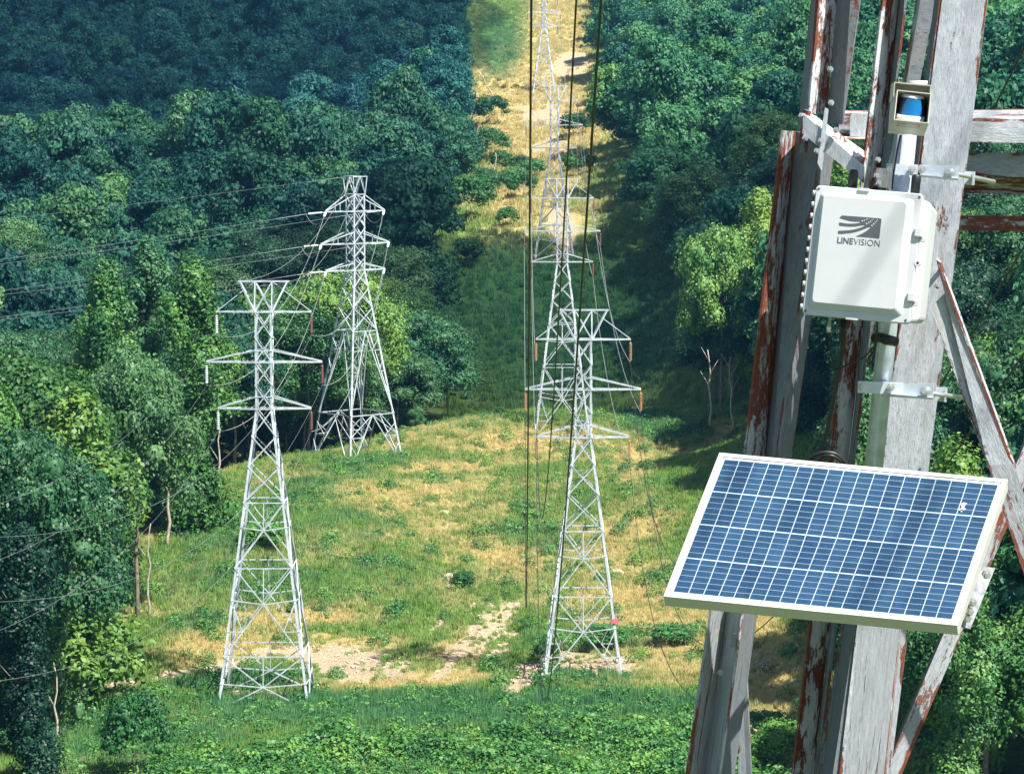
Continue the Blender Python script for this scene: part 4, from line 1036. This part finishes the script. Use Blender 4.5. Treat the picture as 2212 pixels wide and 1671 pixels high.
clamp(1, [(1854, 823, 8.02), (1952, 827, 8.02), (1950, 852, 8.02), (1853, 848, 8.02)], [(1922, 829, 8.035), (2018, 828, 8.0), (2015, 863, 8.0), (1919, 856, 8.035)], [(1990, 846, 8.02), (2018, 850, 8.02), (2086, 859, 8.2)],
      [(2021, 836, 8.1), (2047, 837, 8.1), (2045, 868, 8.1), (2019, 866, 8.1)], [(1866, 835, 8.01), (1924, 836, 8.01)], (2000, 845, 7.99))
mb = MB(); mb.tube([W(1893, 726, 8.0), W(1915, 733, 7.985), (W(1936, 738, 8.0))], [.013, .016, .014], 10); mb.tube([W(1890, 728, 8.03), W(1890, 735, 8.1)], .012, 8)
tag(mb.build('cable_tie_strap', M['black']), 'black strap wrapped round the zinc pipe under the white box', 'strap')

# lidar-like sensor in its open cream housing
sn = empty('sensor_housing', W(1968, 262, 7.95), 'open cream metal housing with a blue banded round sensor, on top of the zinc pipe', 'sensor'); SI = Matrix.Translation(sn.location).inverted()
fr = [W(1938, 194, 7.84), W(2012, 202, 7.82), W(2006, 267, 7.79), W(1931, 259, 7.81)]
bk = [W(1925, 222, 7.98), W(1999, 229, 7.96), W(1996, 294, 7.93), W(1918, 288, 7.95)]
mb = MB(); cen = sum(fr + bk, Vector()) / 8
for i in range(4):
    j = (i + 1) % 4; q = [fr[i], fr[j], bk[j], bk[i]]; inn = [p + (cen - p).normalized() * .0 for p in q]
    n = (fr[j] - fr[i]).cross(bk[i] - fr[i]).normalized(); 
    if n.dot(cen - fr[i]) < 0: n = -n
    t = n * .0025; mb.hexa([fr[i], fr[j], fr[j] + t, fr[i] + t, bk[i], bk[j], bk[j] + t, bk[i] + t])
mb.build('housing', M['cream'], sn, SI)
mb = MB(); bb = [p + (cen - p) * .012 for p in bk]; dn = (bb[1] - bb[0]).cross(bb[3] - bb[0]).normalized() * .002; mb.hexa(bb + [p - dn for p in bb]); mb.build('back_plate', M['cream'], sn, SI)
# U shaped rear bracket
f2 = [W(1932, 177, 7.90), W(2012, 184, 7.88), W(2010, 214, 7.88), W(1929, 214, 7.90)]; b2 = [W(1925, 182, 8.0), W(2006, 188, 7.98), W(2004, 216, 7.98), W(1921, 222, 8.0)]
mb = MB()
for i, j in ((0, 1), (1, 2), (3, 0)):
    c2 = sum(f2, Vector()) / 4; n = (f2[j] - f2[i]).cross(b2[i] - f2[i]).normalized()
    if n.dot(c2 - f2[i]) < 0: n = -n
    t = n * .0025; mb.hexa([f2[i], f2[j], f2[j] + t, f2[i] + t, b2[i], b2[j], b2[j] + t, b2[i] + t])
mb.hexa([b2[3], b2[2], b2[2] + Vector((0, .002, 0)), b2[3] + Vector((0, .002, 0)), b2[0], b2[1], b2[1] + Vector((0, .002, 0)), b2[0] + Vector((0, .002, 0))])
mb.hexa([W(1918, 288, 8.0), W(1925, 286, 7.96), W(1926, 286, 8.01), W(1919, 288, 8.03), W(1925, 200, 8.0), W(1931, 200, 7.91), W(1932, 200, 7.95), W(1926, 200, 8.03)])
mb.build('rear_bracket', M['cream'], sn, SI)
mb = MB(); c = W(1984, 181, 7.94); mb.tube([c + Vector((0, 0, -.004)), c + Vector((0, 0, .008))], .026, 20); mb.build('cap', M['sensor_white'], sn, SI)
def cyl(name, u, v, Y, r0, r1, h, m, tilt=Vector((.09, -.25, 1))):
    c = W(u, v, Y); t = tilt.normalized(); mb = MB(); mb.tube([c - t * h / 2, c + t * h / 2], [r0, r1], 32); return mb.build(name, M[m], sn, SI)
tl = Vector((.11, -.10, 1)).normalized()
cyl('sensor_base', 1966, 257, 7.865, .0405, .040, .022, 'sensor_white', tl)
cyl('lens_band', 1969, 231, 7.865, .0375, .036, .052, 'lens_dark', tl)
cyl('sensor_top', 1972, 209, 7.865, .036, .030, .014, 'sensor_white', tl)
# the blue window is a curved strip on the front of the band
mb = MB(); c0 = W(1969, 231, 7.865); xd = Vector((1, 0, -.11)).normalized(); yd = tl.cross(xd).normalized()
vs_ = []; fs_ = []
for i in range(11):
    a = R(-150 + 10.5 * i * .9 + 12)
    for h_, rr in ((-.024, .0384), (.024, .0370)): vs_.append(c0 + tl * h_ + (xd * math.cos(a) * (1 if h_ < 0 else .92) + yd * math.sin(a)) * rr)
for i in range(10): fs_.append((2 * i, 2 * i + 2, 2 * i + 3, 2 * i + 1))
mb.add(vs_, fs_, smooth=True); mb.build('blue_window', M['lens_blue'], sn, SI)
# small red-lined label under the opening
mb = MB(); q = [(1942, 266.5, 7.80), (1988, 271.5, 7.80), (1987, 275, 7.81), (1941, 270, 7.81)]
def lerp4(fu, fv):
    A = fr[3].lerp(fr[2], fu); B = bk[3].lerp(bk[2], fu); return A.lerp(B, fv) + Vector((0, -.001, -.0035))
for a0, a1, b0, b1 in ((.13, .77, .10, .13), (.13, .77, .30, .33), (.13, .145, .10, .33), (.755, .77, .10, .33)):
    mb.add([lerp4(a0, b0), lerp4(a1, b0), lerp4(a1, b1), lerp4(a0, b1)], [(0, 1, 2, 3)])
mb.build('label_border', M['label_red'], sn, SI)

# white equipment box
EW, EH = .305, .367
p0, px_, pz_ = W(1732, 678, 7.83), W(1964, 700, 7.745), W(1767, 400, 7.875)
ex = (px_ - p0).normalized(); ez = (pz_ - p0); ez = (ez - ex * ez.dot(ex)).normalized(); ey = ez.cross(ex)
EW = (px_ - p0).length; EH = (pz_ - p0).length
EM = Matrix(((ex.x, ey.x, ez.x, p0.x), (ex.y, ey.y, ez.y, p0.y), (ex.z, ey.z, ez.z, p0.z), (0, 0, 0, 1)))
enc = empty('equipment_box', p0, 'white plastic box with dark grey logo, hung above the solar panel', 'equipment box'); enc.matrix_world = EM
def rrect(x0, z0, x1, z1, r, n=5):
    out = []
    for cx, cz_, a0 in ((x1 - r, z0 + r, -90), (x1 - r, z1 - r, 0), (x0 + r, z1 - r, 90), (x0 + r, z0 + r, 180)):
        for i in range(n): a = R(a0 + 90 * i / (n - 1)); out.append((cx + r * math.cos(a), cz_ + r * math.sin(a)))
    return out
def loft(mb, rings, close=(True, True), smooth=False):
    """rings of (x, y, z) loops"""
    n = len(rings[0]); vs = [p for r in rings for p in r]; fs = []
    for i in range(len(rings) - 1):
        for k in range(n): fs.append((i * n + k, i * n + (k + 1) % n, (i + 1) * n + (k + 1) % n, (i + 1) * n + k))
    if close[0]: fs.append(tuple(range(n))[::-1])
    if close[1]: fs.append(tuple((len(rings) - 1) * n + k for k in range(n)))
    mb.add(vs, fs, smooth=smooth)
def ring(x0, z0, x1, z1, r, y): return [(x, y, z) for x, z in rrect(x0, z0, x1, z1, r)]
mb = MB()
loft(mb, [ring(0, 0, EW, EH, .012, .022), ring(0, 0, EW, EH, .012, .003), ring(.003, .003, EW - .003, EH - .003, .011, 0), ring(.015, .018, EW - .022, EH - .018, .012, 0),
          ring(.026, .032, EW - .038, EH - .026, .012, -.017), ring(.029, .036, EW - .042, EH - .030, .010, -.0205)])
mb.build('lid', M['abs'], enc)
mb = MB(); loft(mb, [ring(.008, .008, EW - .004, EH - .006, .015, .0235), ring(.008, .008, EW - .004, EH - .006, .015, .06), ring(.004, .012, EW + .016, EH - .012, .016, .072), ring(.004, .016, EW + .020, EH - .016, .02, .18), ring(.014, .026, EW + .008, EH - .026, .02, .20)]); mb.build('box_body', M['abs'], enc)
for i in range(11):
    mb = MB(); zc = .022 + i * (EH - .044) / 10; mb.tube([(-.004, .006, zc - .007), (-.004, .006, zc + .007)], .0045, 10); mb.box((.000, .010, zc), .008, .012, .010); mb.build('hinge_knuckle', M['abs'], enc)
def latch(x, z, w_, h_):
    mb = MB(); loft(mb, [ring(x - w_ / 2, z - h_ / 2, x + w_ / 2, z + h_ / 2, .003, .02), ring(x - w_ / 2, z - h_ / 2, x + w_ / 2, z + h_ / 2, .003, -.006), ring(x - w_ / 2 + .003, z - h_ / 2 + .003, x + w_ / 2 - .003, z + h_ / 2 - .003, .002, -.010)])
    mb.box((x + w_ * .25, .03, z - h_ * .2), w_ * .9, .03, h_ * 1.2)
    mb.build('latch', M['abs'], enc)
latch(EW - .002, EH * .70, .022, .026); latch(EW - .002, EH * .205, .022, .026)
for x, z, w_, h_ in ((EW * .45, EH - .002, .030, .008), (EW * .47, .002, .034, .010)):
    mb = MB(); mb.box((x, .002, z), w_, .014, h_); mb.build('catch', M['abs'], enc)
mb = MB(); mb.tube([(EW + .004, .012, EH * .47), (EW + .004, -.001, EH * .47)], .009, 12); mb.build('padlock_lug', M['abs'], enc)
mb = MB(); mb.tube([(EW + .005, -.0005, EH * .47), (EW + .005, -.0015, EH * .47)], .0035, 10); mb.build('lug_hole', M['black'], enc)
for x, z in ((.009, EH - .010), (EW - .010, EH - .010), (.009, .010), (EW - .011, .010)):
    mb = MB(); mb.tube([(x, .001, z), (x, -.0015, z)], .0035, 8); mb.build('screw', M['ink'], enc)
# logo: pixel outline of the emblem mapped onto the lid
def lg(x, y):
    u = 1768.5 + .0888 * x; v = 440.2 + .0888 * y; du, dv = u - 1732, v - 678
    Ux, Uv, Vx, Vv = 232, 20, 35, -278; det = Ux * Vv - Uv * Vx
    a = (du * Vv - dv * Vx) / det; b = (Ux * dv - Uv * du) / det
    return a * EW, b * EH
em = [(640, 310), (600, 335), (585, 365), (640, 385), (740, 415), (840, 440), (940, 452), (1050, 452), (1088, 462), (1080, 480), (1040, 493), (960, 505), (860, 510), (760, 508), (570, 478), (565, 548), (700, 563), (860, 573), (980, 568), (1090, 548),
      (1190, 535), (1185, 560), (1130, 590), (1040, 620), (920, 650), (800, 668), (540, 682), (540, 750), (700, 742), (860, 725), (980, 700), (1090, 665), (1180, 630), (1260, 595), (1325, 585), (1325, 605), (1270, 655), (1190, 710), (1100, 760), (975, 810),
      (1535, 860), (1595, 425), (1590, 395), (1560, 382), (1100, 345)]
mb = MB(); mb.prism([lg(*p) for p in em], -.0215, -.0206)
em_o = mb.build('logo', M['ink'], enc)
mb = MB()
for x, y, r_ in [(1130, 443, 18), (1182, 430, 15), (1225, 412, 13), (1262, 398, 10), (1295, 387, 7), (1235, 512, 18), (1288, 482, 17), (1330, 455, 15), (1367, 427, 12), (1400, 400, 9), (1362, 557, 19), (1406, 517, 17), (1445, 480, 14), (1476, 447, 12), (1500, 415, 10)]:
    c = lg(x, y); k = .0888 / 232 * EW * r_; mb.prism([(c[0] + k * math.cos(2 * math.pi * i / 10), c[1] + k * math.sin(2 * math.pi * i / 10)) for i in range(10)], -.0222, -.0216)
mb.build('dots', M['abs'], em_o)
def text(s, x0, x1, zb, h, off, name):
    cu = bpy.data.curves.new(name, 'FONT'); cu.body = s; cu.size = 1; cu.offset = off; cu.extrude = .002; cu.resolution_u = 4
    o = bpy.data.objects.new(name, cu); C.objects.link(o); bpy.context.view_layer.update()
    me = bpy.data.meshes.new_from_object(o.evaluated_get(bpy.context.evaluated_depsgraph_get())); bpy.data.objects.remove(o)
    v = np.empty(len(me.vertices) * 3, np.float32); me.vertices.foreach_get('co', v); v = v.reshape(-1, 3)
    lo, hi = v.min(0), v.max(0); X_ = x0 + (v[:, 0] - lo[0]) / (hi[0] - lo[0]) * (x1 - x0); Z_ = zb + (v[:, 1] - lo[1]) / (hi[1] - lo[1]) * h
    Y_ = -.0206 - (v[:, 2] - lo[2]) / max(1e-6, hi[2] - lo[2]) * .0008
    me.vertices.foreach_set('co', np.stack([X_, Y_, Z_], -1).astype(np.float32).ravel()); me.update()
    return link(name, me, M['ink'], enc)
zb = lg(1000, 1018)[1]; hh = lg(1000, 870)[1] - zb
xa, xb, xc, xd_ = lg(505, 985)[0], lg(890, 1000)[0], lg(905, 1000)[0], lg(1535, 1050)[0]
text('LINE', xa, xb, zb, hh, .014, 'lettering'); text('VISION', xc, xd_, zb, hh, -.012, 'lettering')
# things plugged into the box
for k, (u, v0, v1) in enumerate(((1843, 366, 410), (1978, 377, 420))):
    mb = MB(); a, b = W(u - 2, v1, 7.96), W(u + 2, v0, 7.96); mb.tube([a, a.lerp(b, .9), b], [.0132, .0132, .0095], 18)
    tag(mb.build('stub_antenna', M['black']), ['black stub antenna on top of the white box, beside the rusty brace', 'black stub antenna on top of the white box, against the zinc pipe'][k], 'antenna')
def cable(pts, r, label):
    P = [W(*q) for q in pts]; out = []
    for i in range(len(P) - 1):
        p0_, p1_, p2_, p3_ = P[max(i - 1, 0)], P[i], P[i + 1], P[min(i + 2, len(P) - 1)]
        for k in range(6):
            t = k / 6; out.append(.5 * ((2 * p1_) + (p2_ - p0_) * t + (2 * p0_ - 5 * p1_ + 4 * p2_ - p3_) * t * t + (3 * p1_ - p0_ - 3 * p2_ + p3_) * t ** 3))
    out.append(P[-1]); mb = MB(); mb.tube(out, r, 10); return tag(mb.build('cable', M['black']), label, 'cable')
cable([(1822, 684, 7.93), (1821, 730, 7.93), (1816, 780, 7.94), (1808, 822, 7.95), (1797, 880, 7.96), (1784, 940, 7.97), (1768, 978, 7.97), (1745, 1000, 7.95), (1735, 1020, 8.0)], .0062, 'thick black cable running from under the white box down to the solar panel')
mb = MB(); mb.tube([W(1822, 690, 7.93), W(1820, 736, 7.93)], .0105, 12); tag(mb.build('cable_gland', M['black']), 'black cable gland under the white box on the thick cable', 'cable gland')
cable([(1791, 715, 7.9), (1793, 745, 7.92), (1797, 775, 7.93), (1803, 797, 7.94)], .0022, 'thin black cable hanging from the metal fitting under the white box')
mb = MB(); mb.tube([W(1793, 686, 7.9), W(1792, 703, 7.9), W(1791, 704, 7.9), W(1790, 717, 7.9)], [.0035, .0045, .0068, .0062], 12); tag(mb.build('metal_fitting', M['steel']), 'small bright metal fitting under the left part of the white box', 'fitting')
cable([(1895, 690, 7.95), (1894, 725, 7.96), (1889, 755, 7.97), (1877, 772, 7.97), (1874, 782, 7.97), (1882, 784, 7.98), (1889, 765, 7.99), (1893, 735, 8.0)], .003, 'coiled thin black cable beside the zinc pipe under the strap')
cable([(1888, 748, 7.97), (1870, 768, 7.97), (1850, 779, 7.96), (1826, 790, 7.95), (1806, 797, 7.94)], .0025, 'thin black cable slung from the zinc pipe to the thick cable')
cable([(1745, 1004, 7.95), (1757, 985, 7.93), (1780, 977, 7.92), (1806, 981, 7.92), (1826, 1000, 7.93), (1836, 1020, 7.95)], .0058, 'black cable loop arching above the top edge of the solar panel')
cable([(1770, 1000, 7.93), (1778, 986, 7.91), (1796, 984, 7.9), (1814, 994, 7.91), (1820, 1012, 7.93)], .005, 'smaller black cable loop nested under the larger loop above the panel')
cable([(1945, 292, 8.0), (1938, 325, 7.99), (1933, 358, 7.985), (1929, 385, 7.98), (1927, 410, 7.98)], .0028, 'thin black cable from the sensor housing down to the white box')

# ------------------------------------------------------------------ solar panel
pc = [W(1433, 1287, 7.45), W(2068, 1350, 7.2), W(2177, 1035, 7.6), W(1554, 977, 7.85)]
pn = (pc[1] - pc[0]).cross(pc[3] - pc[0]).normalized()
if pn.z < 0: pn = -pn
def PP(s, t, d=0.): return pc[0].lerp(pc[1], s).lerp(pc[3].lerp(pc[2], s), t) - pn * d
sol = empty('solar_panel', PP(.5, 0), 'blue solar panel in pale frame, tilted up before the rusty tower', 'solar panel'); OI = Matrix.Translation(sol.location).inverted()
PWD, PHT = (pc[1] - pc[0]).length, (pc[3] - pc[0]).length
def cells_mat():
    m, t, b = mat('solar_cells'); n = N(t)
    uv = n.new('ShaderNodeUVMap', uv_map='UVMap').outputs[0]; sx = n.new('ShaderNodeSeparateXYZ'); n.lk(uv, sx.inputs[0]); U, V_ = sx.outputs[0], sx.outputs[1]
    mg_u, mg_v = .009, .014
    cu_ = n.math('DIVIDE', n.math('SUBTRACT', U, mg_u), 1 - 2 * mg_u); cv_ = n.math('DIVIDE', n.math('SUBTRACT', V_, mg_v), 1 - 2 * mg_v)
    def grid(x, k, wd, ph=0.):
        f = n.math('FRACT', n.math('ADD', n.math('MULTIPLY', x, k), ph)); d = n.math('ABSOLUTE', n.math('SUBTRACT', f, .5))
        return n.math('GREATER_THAN', d, .5 - wd)
    col = grid(cu_, 18, .025, 0.); row = grid(cv_, 4, .015, 0.); fine = grid(cv_, 24, .032, 0.)
    inr = n.math('FRACT', n.math('MULTIPLY', cv_, 4)); sub = n.math('LESS_THAN', n.math('ABSOLUTE', n.math('SUBTRACT', n.math('ABSOLUTE', n.math('SUBTRACT', inr, .5)), .40)), .010)
    out = n.math('MAXIMUM', n.math('LESS_THAN', cu_, 0.), n.math('GREATER_THAN', cu_, 1.)); out = n.math('MAXIMUM', out, n.math('MAXIMUM', n.math('LESS_THAN', cv_, 0.), n.math('GREATER_THAN', cv_, 1.)))
    cid = n.new('ShaderNodeCombineXYZ'); n.lk(n.math('FLOOR', n.math('MULTIPLY', cu_, 18)), cid.inputs[0]); n.lk(n.math('FLOOR', n.math('MULTIPLY', cv_, 4)), cid.inputs[1])
    wn = n.new('ShaderNodeTexWhiteNoise'); n.lk(cid.outputs[0], wn.inputs[0])
    cl = n.noise(n.mapping(uv, (7, 4.5, 1)), 1, 6, .65)
    cv2 = n.noise(n.mapping(uv, (90, 60, 1)), 1, 3, .6)
    base = n.mix(n.math('ADD', n.math('MULTIPLY', wn.outputs[0], .45), n.math('MULTIPLY_ADD', cv2, .5, -.05)), (.007, .030, .070), (.024, .075, .150))
    base = n.mix(n.math('MULTIPLY', n.ramp(cl, .45, .75), .30), base, (.06, .14, .24))
    line = n.math('MAXIMUM', col, n.math('MAXIMUM', row, n.math('MULTIPLY', fine, .6)))
    c = n.mix(line, base, (.42, .50, .56)); c = n.mix(out, c, (.50, .53, .55))
    n.lk(c, b.inputs['Base Color']); b.inputs['Roughness'].default_value = .28
    b.inputs['Coat Weight'].default_value = .45; b.inputs['Coat Roughness'].default_value = .06
    return m
def pbox(mb, s0, s1, t0, t1, d0, d1): mb.hexa([PP(s0, t0, d0), PP(s1, t0, d0), PP(s1, t1, d0), PP(s0, t1, d0), PP(s0, t0, d1), PP(s1, t0, d1), PP(s1, t1, d1), PP(s0, t1, d1)])
fw, fh = .0135 / PWD, .0135 / PHT
mb = MB(); mb.add([PP(fw, fh, .003), PP(1 - fw, fh, .003), PP(1 - fw, 1 - fh, .003), PP(fw, 1 - fh, .003)], [(0, 1, 2, 3)], [[(0, 0), (1, 0), (1, 1), (0, 1)]]); mb.build('cells', cells_mat(), sol, OI)
mb = MB(); pbox(mb, fw, 1 - fw, fh, 1 - fh, .0045, .009); mb.build('backsheet', M['alu'], sol, OI)
for s0, s1, t0, t1, mm in ((0, 1, 0, fh, 'alu'), (0, 1, 1 - fh, 1, 'alu'), (0, fw, fh, 1 - fh, 'alu'), (1 - fw, 1, fh, 1 - fh, 'alu')):
    mb = MB(); pbox(mb, s0, s1, t0, t1, 0, .003)
    pbox(mb, s0 + .0008 if s0 == 0 else s0, s1 - .0008 if s1 == 1 else s1, t0 + .001 if t0 == 0 else t0, t1 - .001 if t1 == 1 else t1, .003, .039); mb.build('frame_rail', M[mm], sol, OI)
mb = MB(); random.seed(3)
for k in range(22):
    a = PP(.885 + random.gauss(0, .0045), .785 + random.gauss(0, .016), .0028); r_ = random.uniform(.0012, .0036)
    u_ = (pc[1] - pc[0]).normalized(); v_ = pn.cross(u_)
    mb.add([a + pn * .0006 + (u_ * math.cos(i) + v_ * math.sin(i)) * r_ * random.uniform(.6, 1.3) for i in np.linspace(0, 5.6, 9)], [tuple(range(9))])
mb.build('bird_dropping', M['sensor_white'], sol, OI)
# rear mounting arm seen at the right end
mb = MB(); quad_plate(mb, [(2118, 1222, 7.62), (2150, 1226, 7.64), (2096, 1358, 7.54), (2078, 1352, 7.52)], .006); arm = mb.build('mounting_arm', M['bolt_paint'], sol, OI)
for u, v in ((2130, 1240), (2100, 1300), (2094, 1320), (2088, 1334)): bolt(u, v, 7.52, .012, 'steel', arm, Matrix.Identity(4))
for sx_ in (.2, .8):
    mb = MB(); pbox(mb, sx_, sx_ + .05, .08, .92, .0395, .06); mb.build('mounting_rail', M['zinc_plate'], sol, OI)
mb = MB(); mb.tube([PP(.5, .6, .06), W(1880, 1110, 8.05)], .02, 10); mb.build('mounting_strut', M['zinc_plate'], sol, OI)

# ------------------------------------------------------------------ air, and unseen clouds added for shade
hz = bpy.data.materials.new('air'); hz.use_nodes = True; hz.node_tree.nodes.clear()
pv = hz.node_tree.nodes.new('ShaderNodeVolumePrincipled'); pv.inputs['Color'].default_value = (.16, .50, .98, 1); pv.inputs['Density'].default_value = .00007; pv.inputs['Anisotropy'].default_value = .1
ho = hz.node_tree.nodes.new('ShaderNodeOutputMaterial'); hz.node_tree.links.new(pv.outputs[0], ho.inputs['Volume'])
mb = MB(); mb.box((0, 930, 90), 2000, 2860, 440); hb = mb.build('haze', hz); hb['kind'] = 'stuff'
cm_ = simple('shade_cloud_white', (.85, .86, .88), 1.0, var=.02)
_t = cm_.node_tree; _a = _t.nodes.new('ShaderNodeBsdfTransparent'); _m = _t.nodes.new('ShaderNodeMixShader'); _m.inputs[0].default_value = .57       # lets part of the sun through the added clouds
_t.links.new(_t.nodes['Principled BSDF'].outputs[0], _m.inputs[1]); _t.links.new(_a.outputs[0], _m.inputs[2]); _t.links.new(_m.outputs[0], _t.nodes['Material Output'].inputs[0])
def added_shade_cloud(px, py, rx, ry, seed, h=560):
    off = Vector((SUN.x, SUN.y, 0)) / SUN.z * h; n_ = 40; V = []; Fc = []
    for j in range(n_ + 1):
        for i in range(2 * n_):
            th = math.pi * j / n_; ph = math.pi * i / n_
            d = np.array([math.sin(th) * math.cos(ph), math.sin(th) * math.sin(ph), math.cos(th)]); V.append(d)
    V = np.array(V); k = .92 + .22 * (fbm(V[:, 0] * 3 + seed + V[:, 2], V[:, 1] * 3 + V[:, 2] * 2 + seed, 4) - .5) * 2 * .7
    P = V * k[:, None] * np.array([rx, ry, 38]); P[:, 2] = np.maximum(P[:, 2], -12)
    for j in range(n_):
        for i in range(2 * n_): a = j * 2 * n_ + i; b_ = j * 2 * n_ + (i + 1) % (2 * n_); Fc.append((a, a + 2 * n_, b_ + 2 * n_, b_))
    o = link('added_shade_cloud', np_mesh('added_shade_cloud', P, np.array(Fc)), cm_); o.location = (px + off.x, py + off.y, h); o['kind'] = 'structure'
added_shade_cloud(-192, 985, 185, 365, 3.)  # unseen, added to shade the far left hill
added_shade_cloud(26, 440, 60, 48, 9.)  # unseen, added to shade the valley and the wood beside it
#END
